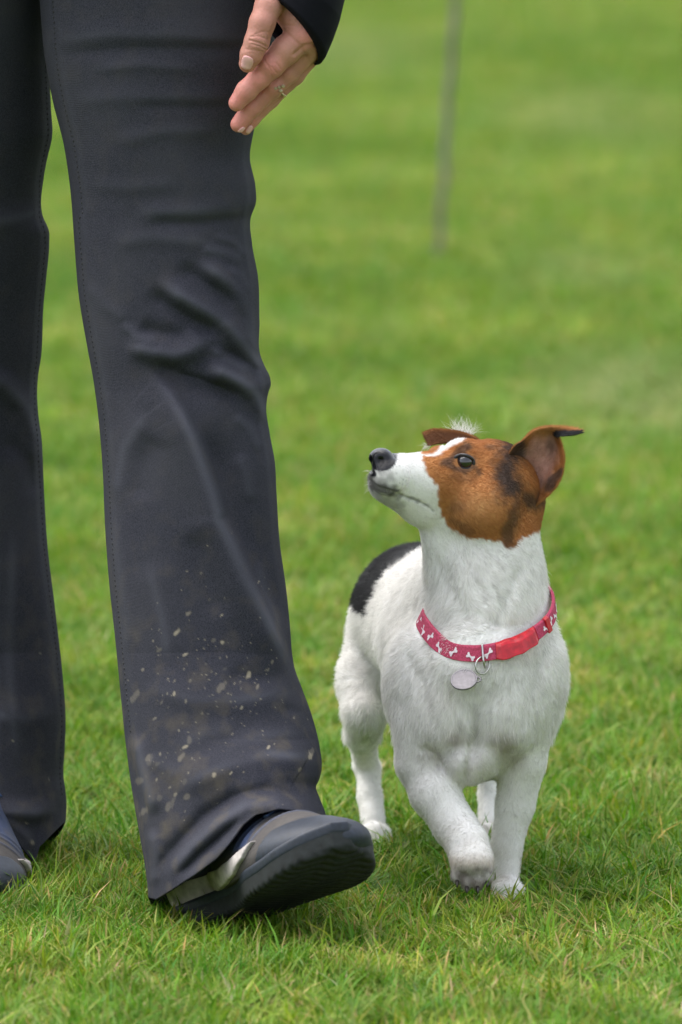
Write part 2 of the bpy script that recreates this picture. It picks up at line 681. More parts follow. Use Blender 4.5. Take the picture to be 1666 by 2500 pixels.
P_, R_, S_, V_, Z_S = [], [], [], [], []
_pp = lambda x_, y_, Y_: (float(D(x_, y_, Y_)[0]), Y_)
TROD = [(*_pp(1085, 2050, -.12), .09, .50), (*_pp(1165, 2050, -.06), .10, .68), (*_pp(862, 1950, .30), .10, .8), (*_pp(700, 2100, -.38), .14, .8),
        (*_pp(430, 2100, -.12), .09, .75), (*_pp(1120, 1930, .32), .10, .5)]
yy = -1.6
while yy < 34:
    half = 3.0 + max(0, yy) * 0.16
    for xx in np.arange(-half, half, TILE):
        P_.append((xx + random.uniform(-.02, .02), yy + random.uniform(-.02, .02), 0.0))
        R_.append(random.uniform(0, 6.283))
        S_.append(random.uniform(.85, 1.12) * (1.0 if yy < 2 else 1.1))
        V_.append(random.randrange(8))
        hz = .80 + .16 * float(snoise(np.array([xx * 6.0, yy * 2.5, 0]), 1.3, 3)) + random.uniform(-.08, .08)
        for (qx_, qy_, qr_, qf_) in TROD:
            g_ = math.exp(-(((xx - qx_) / qr_)**2 + ((yy - qy_) / qr_)**2))
            hz = hz * (1 - g_) + qf_ * g_
        Z_S.append(max(.35, hz) * (1.0 if yy < 3 else 1.1))
    yy += TILE
grass_field("grass", P_, R_, S_, V_, Z_S, "short bright green lawn grass with straw coloured bits covering the whole field")

# ================================================================== person: root
person = empty("person", tuple(D(250, 2090, 0.05) * np.array([1, 1, 0])))
props(person, label="person in dark mud-flecked jeans and trainers stepping forward with one hand lowered beside the thigh", cat="person")

# ---- denim
m_denim, n, b = new_mat("black_denim")
tc = N_(n, "ShaderNodeTexCoord")
n1 = N_(n, "ShaderNodeTexNoise")
n1.inputs['Scale'].default_value = 1000
n1.inputs['Detail'].default_value = 2
n.links.new(tc.outputs['Object'], n1.inputs['Vector'])
n2 = N_(n, "ShaderNodeTexNoise")
n2.inputs['Scale'].default_value = 9
n2.inputs['Detail'].default_value = 5
n.links.new(tc.outputs['Object'], n2.inputs['Vector'])
base = mix_col(n, mrange(n, n1.outputs['Fac'], .3, .7), (.020, .0205, .027), (.046, .047, .062))
base = mix_col(n, mrange(n, n2.outputs['Fac'], .45, .7, 0, .35), base, (.055, .055, .064))
mud = N_(n, "ShaderNodeAttribute", attribute_name="mud")
wear = N_(n, "ShaderNodeAttribute", attribute_name="wear")
n3 = N_(n, "ShaderNodeTexNoise")
n3.inputs['Scale'].default_value = 45
n3.inputs['Detail'].default_value = 6
n.links.new(tc.outputs['Object'], n3.inputs['Vector'])
dust = N_(n, "ShaderNodeMath", operation='MULTIPLY')
n.links.new(mrange(n, n3.outputs['Fac'], .5, .75), dust.inputs[0])
n.links.new(wear.outputs['Fac'], dust.inputs[1])
crest_light = N_(n, 'ShaderNodeAttribute', attribute_name='crest_light')
base = mix_col(n, mrange(n, crest_light.outputs['Fac'], 0, 1, 0, .8), base, (.088, .090, .110))  # fold highlights put into the denim colour
base = mix_col(n, dust.outputs[0], base, (.10, .085, .065))
base = mix_col(n, mud.outputs['Fac'], base, (.38, .33, .24))
n.links.new(base, b.inputs['Base Color'])
b.inputs['Roughness'].default_value = 0.85
b.inputs['Specular IOR Level'].default_value = 0.08
b.inputs['Sheen Weight'].default_value = 0.0
b.inputs['Sheen Roughness'].default_value = 0.4
wv = N_(n, "ShaderNodeTexWave", wave_type='BANDS', bands_direction='DIAGONAL')
wv.inputs['Scale'].default_value = 420
wv.inputs['Distortion'].default_value = 2.0
n.links.new(tc.outputs['Object'], wv.inputs['Vector'])
bu = N_(n, "ShaderNodeBump")
bu.inputs['Strength'].default_value = 0.35
bu.inputs['Distance'].default_value = 0.0004
n.links.new(wv.outputs['Fac'], bu.inputs['Height'])
bu2 = N_(n, "ShaderNodeBump")
bu2.inputs['Strength'].default_value = 0.5
bu2.inputs['Distance'].default_value = 0.0008
n.links.new(n3.outputs['Fac'], bu2.inputs['Height'])
n.links.new(bu.outputs[0], bu2.inputs['Normal'])
n.links.new(bu2.outputs[0], b.inputs['Normal'])

c7 = cr(7, 200, 500, .3189)
c8 = cr(8, 200, 1250, .3827)
c5 = cr(5, 300, 1850, .4209)


def pl(f, *pts):
    return [f(*p) for p in pts]


# fold: polyline, width on one side, width on the other, height in mm
FOLDS = [
    ([(90, 95), (250, 78), (420, 80), (600, 88)], 14, 22, 2.2),
    ([(100, 130), (300, 112), (600, 112)], 14, 10, -1.4),
    ([(150, 228), (330, 222), (560, 226)], 16, 16, 1.6),
    ([(300, 244), (560, 244)], 12, 12, -1.2),
    ([(300, 490), (430, 488), (580, 478)], 20, 16, 3.0),
    ([(330, 512), (460, 512), (575, 500)], 12, 12, -2.6),
    (pl(c7, (860, 440), (1000, 500), (1120, 590), (1230, 700), (1280, 830), (1295, 1000), (1350, 1190)), 20, 16, 5.0),
    (pl(c7, (700, 480), (900, 560), (1080, 680), (1180, 790)), 16, 16, -4.0),
    (pl(c7, (560, 560), (760, 700), (960, 820), (1130, 930), (1240, 1060), (1330, 1180), (1410, 1270), (1425, 1350)), 20, 18, 6.5),
    (pl(c7, (500, 640), (700, 780), (850, 880), (1020, 940), (1100, 1010)), 18, 18, -6.0),
    (pl(c7, (320, 1060), (500, 1110), (700, 1150), (850, 1110), (950, 1030), (960, 960)), 18, 20, 5.0),
    (pl(c7, (420, 940), (600, 990), (850, 1010)), 22, 16, -4.0),
    (pl(c7, (930, 1240), (1080, 1280), (1220, 1350), (1330, 1440), (1390, 1560), (1400, 1700)), 18, 20, 6.5),
    (pl(c7, (1040, 1110), (1180, 1180), (1300, 1260), (1390, 1330)), 18, 14, -5.0),
    (pl(c7, (520, 1190), (700, 1290), (860, 1390), (1080, 1430), (1260, 1500)), 20, 18, -6.5),
    (pl(c7, (430, 1240), (560, 1340), (680, 1470), (770, 1610), (850, 1780), (930, 2000), (1000, 2200), (1040, 2350))
     + pl(c8, (870, 40), (950, 200), (1050, 440), (1180, 680), (1300, 930), (1390, 1100), (1420, 1200)), 46, 10, 11.0),
    (pl(c7, (900, 1640), (960, 1850), (1060, 2150), (1140, 2380)) + pl(c8, (1010, 160), (1100, 380), (1240, 640), (1330, 860)), 10, 44, -11.0),
    (pl(c7, (520, 1560), (430, 1700), (330, 1850), (290, 2050), (260, 2300)), 26, 26, 3.2),
    (pl(c7, (600, 1750), (480, 2000), (430, 2300)), 26, 26, -2.6),
    (pl(c8, (190, 0), (240, 300), (290, 700), (290, 1000)), 9, 14, 2.5),
    (pl(c8, (360, 1100), (700, 1190), (1000, 1200), (1330, 1150), (1420, 1180)), 26, 26, 3.5),
    (pl(c8, (900, 1050), (1100, 1080), (1330, 1060)), 16, 20, -3.5),
    (pl(c8, (340, 1400), (390, 1600), (450, 1840), (480, 1950)), 14, 16, 5.0),
    (pl(c8, (300, 1500), (350, 1700), (420, 1950)), 10, 10, -4.0),
    (pl(c8, (560, 1800), (760, 1680), (960, 1600), (1200, 1540), (1440, 1560), (1500, 1650)), 30, 30, 5.5),
    (pl(c5, (150, 700), (330, 520), (480, 350), (640, 250), (820, 210), (1000, 225), (1120, 215)), 16, 16, -8.5),
    (pl(c5, (240, 720), (390, 520), (560, 370), (720, 270), (880, 262), (1050, 330), (1090, 350)), 16, 12, 5.5),
    (pl(c5, (300, 720), (450, 560), (600, 430), (700, 350)), 9, 9, -4.5),
    (pl(c5, (340, 740), (500, 600), (640, 470), (740, 370)), 8, 8, 3.0),
    (pl(c5, (170, 400), (200, 560), (180, 760)), 12, 12, 4.0),
]
for pts_, w_, h_ in (
        (pl(c7, (300, 900), (420, 1010), (600, 1060)), 8, 2.0), (pl(c7, (900, 330), (1080, 370), (1240, 440)), 10, 2.4),
        (pl(c7, (1100, 480), (1220, 560), (1290, 680)), 7, 2.2), (pl(c7, (960, 1080), (1100, 1180), (1300, 1290)), 7, 2.6),
        (pl(c7, (1150, 1600), (1270, 1700), (1380, 1900)), 12, 2.6), (pl(c7, (700, 1280), (900, 1330), (1150, 1420)), 7, -2.4),
        (pl(c7, (1180, 1900), (1260, 2050), (1300, 2300)), 14, 2.2), (pl(c8, (1100, 300), (1200, 600), (1290, 800)), 8, 2.2),
        (pl(c8, (420, 300), (520, 700), (560, 1000)), 30, 2.6), (pl(c8, (700, 100), (800, 400), (900, 700)), 26, -2.4),
        (pl(c8, (900, 1500), (1150, 1430), (1430, 1400)), 14, 2.4), (pl(c8, (1250, 1250), (1400, 1290), (1460, 1400)), 10, -2.6),
        (pl(c8, (600, 1500), (800, 1420), (1000, 1380)), 16, 2.0), (pl(c8, (420, 1560), (560, 1640), (640, 1700)), 14, 2.0),
        ([(200, 160), (330, 150), (470, 160)], 10, 1.3), ([(250, 330), (380, 300), (520, 300)], 14, 1.4),
        ([(190, 420), (300, 430), (420, 420)], 14, 1.2), ([(250, 560), (350, 545), (500, 560)], 16, 1.8),
        ([(200, 650), (240, 700), (300, 740)], 12, 1.6), ([(490, 540), (540, 560), (580, 600)], 8, 2.0)):
    FOLDS.append((pts_, w_, w_, h_))
MUD = [(605, 772, 13), (462, 822, 6), (897, 832, 13), (660, 912, 16), (1060, 1045, 16), (592, 1160, 11), (1017, 1248, 8),
       (695, 1078, 7), (668, 1208, 12), (893, 660, 8), (685, 648, 12), (910, 1005, 14), (885, 1125, 20), (515, 1215, 9),
       (1210, 945, 10), (1118, 1120, 12), (770, 1285, 9), (470, 1320, 7), (1135, 1195, 6), (1270, 1200, 7), (1345, 1320, 6),
       (665, 1500, 16), (690, 1465, 15), (845, 1670, 13), (608, 1800, 12), (560, 1890, 18), (1455, 1530, 20), (1450, 1560, 16),
       (955, 1660, 8), (880, 935, 7), (795, 765, 4), (715, 290, 5), (765, 390, 9), (670, 380, 7), (810, 205, 5),
       (1120, 455, 5), (1160, 425, 5), (985, 90, 5), (350, 1175, 26), (395, 1010, 10), (840, 820, 14), (965, 1250, 5),
       (1110, 1290, 6), (500, 880, 12), (1185, 1000, 7), (1015, 1130, 6), (1385, 1640, 12), (1190, 1500, 8), (950, 130, 4)]

FL = [(-800, 60), (-300, 75), (0, 95), (140, 108), (230, 125), (330, 150), (430, 165), (560, 175), (680, 185), (800, 205), (870, 218),
      (960, 230), (1080, 240), (1200, 245), (1340, 255), (1460, 268), (1580, 280), (1700, 292), (1800, 305), (1920, 325), (2010, 340), (2065, 345)]
FR = [(-800, 560), (-300, 650), (0, 645), (100, 628), (200, 600), (250, 588), (300, 580), (360, 571), (430, 584), (465, 585), (500, 573), (560, 576), (640, 590), (740, 593),
      (820, 596), (845, 606), (868, 617), (885, 619), (900, 614), (930, 609), (1000, 617), (1060, 628), (1130, 632), (1250, 640), (1350, 654), (1450, 664),
      (1500, 668), (1535, 674), (1580, 690), (1640, 712), (1720, 732), (1765, 736), (1790, 731), (1812, 723), (1835, 730), (1860, 741), (1880, 748)]
HEM = [(320, 2062), (345, 2063), (362, 2067), (400, 2044), (450, 2010), (500, 1972), (530, 1938), (560, 1897), (590, 1872), (640, 1858), (700, 1866), (748, 1880)]


def trouser_leg(L, Rr, hem, ycen, half, folds, nu, nv, ytop, ycut, ybot, extra_y=25):
    yn = np.linspace(ytop, ybot, nv)
    th = np.linspace(0, 2 * np.pi, nu, endpoint=False)       # 0 = right, pi = left, 0..pi is the back
    TH, YN = np.meshgrid(th, yn)
    fr = (interp(hem, np.array([Rr[-1][1]]))[0] - ycut) / (ybot - ycut)
    yr = np.where(YN > ycut, ycut + (YN - ycut) * fr, YN)
    xl = smooth_interp(L, YN)
    xr = smooth_interp(Rr, yr)
    cs, sn = np.cos(TH), np.sin(TH)
    ex = 0.86
    cx_ = np.sign(cs) * np.abs(cs)**ex
    sx_ = np.sign(sn) * np.abs(sn)**ex
    X = (xl + xr) / 2 + (xr - xl) / 2 * cx_
    yb = interp(hem, X)
    back = smoothstep(0, .5, sn) * extra_y
    Yimg = np.where(YN > ycut, ycut + (YN - ycut) * (yb + back - ycut) / (ybot - ycut), YN)
    hd = interp(half, YN)
    yc = interp(ycen, YN)
    Yw = yc + hd * sx_
    disp = np.zeros_like(X)
    crest_light = np.zeros_like(X)
    front = smoothstep(.12, -.28, sn)
    for pts, w1, w2, h in folds:
        d, s, par = poly_dist(X, Yimg, pts)
        wd = np.where(s > 0, w1, w2) * 1.45
        taper = smoothstep(0, .22, np.minimum(par, 1 - par) + (.1 if len(pts) > 20 else 0))
        disp += h * ((.0018 if abs(h) > 3.9 else .0010) if h > 0 else .0011) * np.exp(-(d / wd)**2 * 1.2) * taper
        if h > 0:      # highlights painted pale along the standing creases, with some denim wear
            crest_light = np.maximum(crest_light, min(1, h / 7) * np.exp(-(d / np.minimum(wd, 11))**2) * taper)
    P = D(X, Yimg, Yw)
    disp += .0007 * snoise(P, 18, 0) + .0004 * snoise(P, 45, 8)
    sidef = smoothstep(0, .5, np.abs(sn))
    P[..., 1] -= disp * front
    P[..., 1] += .004 * snoise(P, 12, 16) * (1 - front)
    # hem: small roll
    crest_light *= .65 + .5 * snoise(P, 55, 6)
    return P, X, Yimg, front, np.clip(crest_light, 0, 1) * front


def hem_stitch(P, row, off, every, parent, name):
    pass


fy = [(-800, .10), (0, .07), (500, .04), (900, .0), (1500, -.07), (2065, -.150)]
fh = [(-800, .115), (0, .10), (500, .09), (900, .082), (1500, .085), (2065, .120)]
FOLDS.append(([(float(interp(FL, y_)) + 13 + max(0, 200 - y_) * .03 + (10 if y_ < 500 else 0), y_) for y_ in range(0, 1990, 30)], 4, 4, -1.6))
FOLDS.append(([(float(interp(FL, y_)) + 23 + max(0, 200 - y_) * .03 + (10 if y_ < 500 else 0), y_) for y_ in range(0, 1990, 30)], 6, 6, 1.3))
FOLDS.append(([(float(interp(FR, y_)) - 16, y_) for y_ in range(280, 1500, 30)], 5, 5, 1.8))
BF_SEAM = 1
nu, nv = 560, 1000
P, X, Yi, front, crest_light1 = trouser_leg(FL, FR, HEM, fy, fh, FOLDS, nu, nv, -800, 1700, 2065)
mudv = np.zeros_like(X)
_r2 = random.Random(5)
for _ in range(150):
    MUD.append((_r2.gauss(820, 260), _r2.gauss(1150, 330), _r2.choice((3, 3, 3.5, 4, 5))))
MUD += [(_r2.uniform(380, 700), _r2.uniform(1500, 1950), _r2.choice((6, 9, 18, 22))) for _ in range(14)]
wobn = snoise(P, 600, 4)
for (mx_, my_, mr_) in MUD:
    qx, qy = c8(mx_, my_)
    rr = max(mr_ * .38, 1.6)
    ex1, ex2 = _r2.uniform(1.0, 1.9), _r2.uniform(.6, 1.0)
    ang = _r2.uniform(.5, 1.3)
    dx = (X - qx) * math.cos(ang) - (Yi - qy) * math.sin(ang)
    dy = (X - qx) * math.sin(ang) + (Yi - qy) * math.cos(ang)
    wob = 1 + .45 * wobn
    dd = np.sqrt((dx / ex1)**2 + (dy / ex2)**2) * wob
    strength = (.34 if mr_ < 14 else .16) * _r2.uniform(.5, 1.3)
    if mr_ in (13, 16, 11, 8):
        strength = .6
    mudv = np.maximum(mudv, strength * smoothstep(rr * 1.15, rr * .55, dd) * front)
wearv = smoothstep(1000, 1950, Yi) * .55 + .1
nL = len(P.reshape(-1, 3))
V1, F1 = P.reshape(-1, 3), grid_faces(nu, nv, True)

# rear leg (screen left)
BL = [(-800, -320), (0, -330), (500, -310), (1000, -290), (1500, -270), (1900, -260), (2010, -250)]
BR = [(-800, 70), (0, 112), (140, 110), (250, 114), (310, 117), (370, 104), (410, 97), (500, 96), (530, 109), (560, 110), (630, 104), (700, 97), (830, 90), (860, 85), (960, 86),
      (1000, 92), (1100, 97), (1250, 106), (1400, 124), (1550, 141), (1650, 148), (1720, 146), (1780, 143), (1820, 148), (1850, 150), (1872, 149), (1885, 148)]
BHEM = [(-300, 1960), (-120, 1925), (-40, 1893), (0, 1902), (30, 1925), (60, 1962), (80, 1988), (92, 1945), (120, 1915), (150, 1885)]
by = [(-800, .14), (0, .17), (500, .20), (1000, .24), (1500, .26), (2010, .23)]
bh = [(-800, .11), (0, .10), (500, .09), (1000, .08), (2010, .105)]
BF = [
    ([(-60, 520), (40, 500), (105, 480)], 18, 18, 3),
    ([(-80, 850), (10, 880), (60, 930), (90, 1010), (100, 1100)], 22, 16, 5),
    ([(0, 1000), (60, 1060), (80, 1150)], 16, 16, -4),
    ([(70, 700), (75, 1000), (90, 1300), (125, 1700)], 8, 8, 1.5),
    ([(-100, 1880), (0, 1862), (80, 1868), (140, 1850)], 14, 16, 5),
    ([(-60, 1900), (20, 1888), (60, 1920), (85, 1960)], 8, 8, 3),
    ([(30, 1200), (20, 1500), (40, 1800)], 30, 30, 3),
    ([(-20, 1640), (60, 1650), (130, 1630)], 24, 24, 3),
]
BF.append(([(float(interp(BR, y_)) - 10, y_) for y_ in range(150, 1840, 30)], 4, 4, -1.5))
BF.append(([(float(interp(BR, y_)) - 18, y_) for y_ in range(150, 1840, 30)], 5, 5, 1.4))
P2, X2, Yi2, front2, crest_light2 = trouser_leg(BL, BR, BHEM, by, bh, BF, 260, 620, -800, 1860, 2010, 15)
mud2 = np.zeros_like(X2)
for qx, qy, rr in ((6, 1905, 7), (60, 1890, 4), (72, 1935, 6), (30, 1700, 3), (90, 1500, 3), (110, 1790, 3)):
    mud2 = np.maximum(mud2, .5 * smoothstep(rr, rr * .4, np.hypot(X2 - qx, Yi2 - qy)) * front2)
V2, F2 = P2.reshape(-1, 3), grid_faces(260, 620, True) + nL
TV = np.concatenate([V1, V2])
TF = np.concatenate([F1, F2])
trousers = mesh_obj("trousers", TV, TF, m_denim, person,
                    attrs={"crest_light": np.concatenate([crest_light1.ravel(), crest_light2.ravel()]),
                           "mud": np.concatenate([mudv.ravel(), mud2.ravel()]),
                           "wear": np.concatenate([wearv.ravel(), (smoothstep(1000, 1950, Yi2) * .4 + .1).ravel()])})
trousers["label"] = "dark charcoal denim jeans, splashed with pale mud on the lower leg"
so = trousers.modifiers.new("cloth_thickness", 'SOLIDIFY')
so.thickness = 0.0015
so.offset = -1

# stitched side seams
m_thread = plain("seam_thread", (.006, .006, .009), .8)
m_seam = plain("seam_edge", (.05, .052, .06), .85, .4, 500)


def nearest_on(tree, x, y, off):
    h, nn, d = view_hit(tree, x, y)
    if h is None:
        return None
    return np.array(h) + np.array(nn) * off, np.array(nn)


tt1 = bvh(V1, F1)
tt2 = bvh(V2, F2 - nL)


def stitches(tree, path, off, step, ln, rad):
    VV, FF = [], []
    pts = np.array(path, float)
    L = np.concatenate([[0], np.cumsum(np.hypot(*(pts[1:] - pts[:-1]).T))])
    s = 0
    while s + ln < L[-1]:
        q = []
        for t in (s, s + ln / 2, s + ln):
            x = np.interp(t, L, pts[:, 0])
            y = np.interp(t, L, pts[:, 1])
            r_ = nearest_on(tree, x, y, off)
            if r_:
                q.append(r_[0])
        if len(q) == 3 and np.linalg.norm(q[2] - q[0]) < .02:
            v, f = tube(q, [rad * .6, rad, rad * .6], 5)
            o_ = sum(len(a_) for a_ in VV)
            VV.append(v)
            FF += [tuple(i + o_ for i in ff) for ff in f]
        s += step
    return np.concatenate(VV), FF


lp = [(interp(FL, y) + 14 + max(0, 200 - y) * .03 + (10 if y < 500 else 0), y) for y in np.arange(0, 1700, 12)]
v, f = stitches(tt1, lp, .0006, 12, 7, .0019)
props(mesh_obj("stitching", v, f, m_thread, trousers), kind="stuff")
lp = [(interp(BR, y) - 9, y) for y in np.arange(150, 1840, 12)]
v, f = stitches(tt2, lp, .0006, 12, 7, .0019)
props(mesh_obj("stitching", v, f, m_thread, trousers), kind="stuff")
rp = []
for y in np.arange(300, 1500, 10):
    r_ = nearest_on(tt1, interp(FR, y) - 11 - 3 * math.sin(y * .02), y, .0002)
    if r_:
        rp.append(r_[0])
v, f = tube(rp, .0011, 6)
mesh_obj("side_seam", v, f, m_seam, trousers)

# ---- shoes (built flat along +X, then posed)
m_suede, n, b = new_mat("shoe_upper")
at = N_(n, "ShaderNodeAttribute", attribute_name="col")
n1 = noise_bump(n, b, 260, .4, .0008)
tc = N_(n, "ShaderNodeTexCoord")
n2 = N_(n, "ShaderNodeTexNoise")
n2.inputs['Scale'].default_value = 35
n2.inputs['Detail'].default_value = 6
n.links.new(tc.outputs['Object'], n2.inputs['Vector'])
c = mix_col(n, mrange(n, n2.outputs['Fac'], .42, .72, 0, .5), at.outputs['Color'], (.10, .09, .078))
c = mix_col(n, mrange(n, n1.outputs['Fac'], .3, .7, 0, .35), c, (.03, .03, .035))
n.links.new(c, b.inputs['Base Color'])
b.inputs['Roughness'].default_value = .85
m_rand = plain("toe_rubber", (.013, .019, .032), .55, .2, 220, var=.3)
m_out = plain("outsole_rubber", (.011, .014, .015), .75, .5, 150, var=.5)
m_white = plain("midsole_stripe", (.44, .40, .38), .9, .3, 90, var=.35)
m_lace = plain("blue_lace", (.05, .085, .19), .8, .5, 500, var=.35)

SL = 0.30


def shoe_upper(F, inflate=0.0):
    """toe at +X, heel near 0, sole top at z=.022"""
    i = inflate
    F.ell((.212, .000, .028), (.090 + i, .053 + i, .029 + i), .012)
    F.ell((.165, .000, .038), (.085 + i, .044 + i, .038 + i), .02)
    F.cone((.155, 0, .058), (.085, 0, .085), .024 + i, .033 + i, .02)
    F.cone((.055, 0, .050), (.055, 0, .10), .034 + i, .032 + i, .02)
    F.ell((.045, 0, .045), (.045 + i, .036 + i, .04 + i), .012)
    # flatten bottom
    sl, X_, Y_, Z_ = F.block(F.lo, F.lo + F.n * F.h)
    F.A[sl] = np.maximum(F.A[sl], (.018 - i * .2) - Z_ - np.maximum(X_ - .2, 0) * .12)


def sole_field(h, z0, z1, grow, tread):
    F = Field((-.02, -.07, -.02), (.32, .07, .08), h)
    sl, X_, Y_, Z_ = F.block(F.lo, F.lo + F.n * F.h)
    s = X_ / SL
    hw = smooth_interp([(-.04, .0), (.0, .022), (.06, .033), (.15, .036), (.35, .033), (.5, .038), (.68, .053), (.8, .054), (.9, .046), (.96, .031), (1.0, .012), (1.03, 0)], s.ravel()).reshape(s.shape) + grow
    cy = interp([(0, 0), (.5, .004), (.8, -.002), (1, -.008)], s.ravel()).reshape(s.shape)
    d2 = (np.abs(Y_ - cy) - hw) * .8
    d2 = np.maximum(d2, np.maximum(X_ - SL * 1.005 - grow, -X_ - grow))
    spring = np.maximum(X_ - .21, 0)**2 * 2.2          # toe curls up
    zz = Z_ - spring
    lo = z0 + np.maximum(.035 - X_, 0) * .35 + (.0016 * (np.sin(X_ * 620 + 2.2 * np.cos(Y_ * 160)) > 0.15) if tread else 0)
    dz = np.maximum(lo - zz, zz - z1)
    r_ = .004
    q1, q2 = np.maximum(d2 + r_, 0), np.maximum(dz + r_, 0)
    F.A[:] = (np.sqrt(q1**2 + q2**2) + np.minimum(np.maximum(d2 + r_, dz + r_), 0) - r_).astype(np.float32)
    return F


def build_shoe(M, parent, label):
    Mn = np.array(M)

    def tf(V):
        return V @ Mn[:3, :3].T + Mn[:3, 3]
    F = Field((-.02, -.07, -.01), (.32, .07, .15), .0013)
    shoe_upper(F)
    V, Q = F.mesh(2)
    # colour by panel (true pigments): blue tongue and lace zone, grey-brown suede elsewhere
    x, y, z = V.T
    suede = np.array([.062, .054, .050])
    blue = np.array([.028, .048, .12])
    tongue = smoothstep(.004, -.002, np.abs(y) - .030 + np.maximum(x - .17, 0) * .5) * smoothstep(.212, .204, x) * smoothstep(.040, .046, z)
    side = smoothstep(.206, .198, x) * smoothstep(.040, .046, z)
    bl = np.clip(tongue + side, 0, 1)[:, None]
    colr = suede * (1 - bl) + blue * bl
    # raised piping lines sweeping round the vamp
    for k_, r0 in enumerate((.054, .064, .076)):
        d = np.abs(np.hypot((x - .135), y * 1.0) - r0 - .01)
        ln = smoothstep(.0028, .0008, d) * smoothstep(.04, .05, z)
        V += vnormals(V, Q) * (ln * .0012)[:, None]
        colr = colr * (1 - .45 * ln[:, None]) + np.array([.06, .09, .18]) * (.45 * ln[:, None])
    V_up, Q_up = V.copy(), Q
    up = mesh_obj("shoe", tf(V), Q, m_suede, parent, colors=colr)
    up["label"] = label
    # toe rubber: a slightly thicker skin over the front
    G = Field((-.02, -.07, -.01), (.32, .07, .15), .0013)
    shoe_upper(G, .0022)
    sl, X_, Y_, Z_ = G.block(G.lo, G.lo + G.n * G.h)
    lim = (.222 + .45 * np.maximum(Z_ - .020, 0) + 3.0 * np.maximum(Z_ - .050, 0) - X_) * .6
    G.A[sl] = np.maximum(G.A[sl], lim)
    V, Q = G.mesh(2)
    mesh_obj("toe_cap", tf(V), Q, m_rand, up)
    # pale side stripe
    G = Field((-.02, -.07, -.01), (.32, .07, .15), .0013)
    shoe_upper(G, .0042)
    sl, X_, Y_, Z_ = G.block(G.lo, G.lo + G.n * G.h)
    zt = interp([(-.02, .038), (.10, .040), (.14, .035), (.175, .036), (.205, .042), (.222, .047), (.35, .047)], X_.ravel()).reshape(X_.shape)
    zb = interp([(-.02, .018), (.10, .020), (.15, .019), (.18, .022), (.205, .032), (.220, .047), (.35, .07)], X_.ravel()).reshape(X_.shape)
    G.A[sl] = np.maximum(G.A[sl], np.maximum(np.maximum(Z_ - zt, zb - Z_) * .7, np.abs(np.abs(Y_) - .05) - .04))
    V, Q = G.mesh(1)
    mesh_obj("side_stripe", tf(V), Q, m_white, up)
    V, Q = sole_field(.0013, -.004, .019, .002, True).mesh(1)
    mesh_obj("outsole", tf(V), Q, m_out, up)
    V, Q = sole_field(.0013, .010, .023, .0026, False).mesh(1)
    # foxing rim only forward of the arch
    mesh_obj("sole_rim", tf(V), Q, m_rand, up)
    # laces
    VV, FF = [], []
    ut = bvh(V_up, Q_up)
    for k_ in range(5):
        x0 = .196 - k_ * .017
        z0 = .079 + k_ * .009
        pts = []
        for t in np.linspace(-1, 1, 13):
            lx_, ly_ = x0 + .006 * t * (1 if k_ % 2 else -1), t * .023
            hz_ = ut.ray_cast(Vector((lx_, ly_, .3)), Vector((0, 0, -1)))[0]
            pts.append((lx_, ly_, (hz_.z if hz_ else z0) + .0016))
        v, f = tube(pts, .0030, 7, flat=.55)
        o_ = sum(len(a_) for a_ in VV)
        VV.append(v)
        FF += [tuple(i + o_ for i in ff) for ff in f]
    mesh_obj("laces", tf(np.concatenate(VV)), FF, m_lace, up)
    return up


def shoe_matrix(heel, yaw, pitch, roll):
    """toe points along yaw (from +X), pitched up about the heel"""
    return Matrix.Translation(heel) @ Matrix.Rotation(yaw, 4, 'Z') @ Matrix.Rotation(-pitch, 4, 'Y') @ Matrix.Rotation(roll, 4, 'X')


hp = D(408, 2120, -.10)
front_shoe = build_shoe(shoe_matrix(Vector((hp[0] + .016, -0.105, -0.016)), math.radians(-59), math.radians(19.5), math.radians(0)), person,
                        "front trainer lifted on its heel, grey suede and blue with dark rubber toe and sole")
hp2 = D(-40, 2050, 0.34)
rear_shoe = build_shoe(shoe_matrix(Vector((hp2[0] + .008, .265, -0.012)), math.radians(-92), 0, 0), person,
                       "rear trainer standing flat, half outside the left edge")

# ---- hand
c1 = cr(1, 500, 0, .2551)
m_skin, n, b = new_mat("skin")
at = N_(n, "ShaderNodeAttribute", attribute_name="col")
n1 = noise_bump(n, b, 380, .7, .0008, 7)
c = mix_col(n, mrange(n, n1.outputs['Fac'], .35, .7, 0, .3), at.outputs['Color'], (.42, .19, .14))
n.links.new(c, b.inputs['Base Color'])
b.inputs['Roughness'].default_value = .55
b.inputs['Subsurface Weight'].default_value = .12
b.inputs['Subsurface Radius'].default_value = (.004, .0015, .0008)
b.inputs['Subsurface Scale'].default_value = 1.0


def H(x, y, Y):
    q = c1(x, y)
    return D(q[0], q[1], Y)


def hr(r):
    return r * .2551 / 21034 * 8


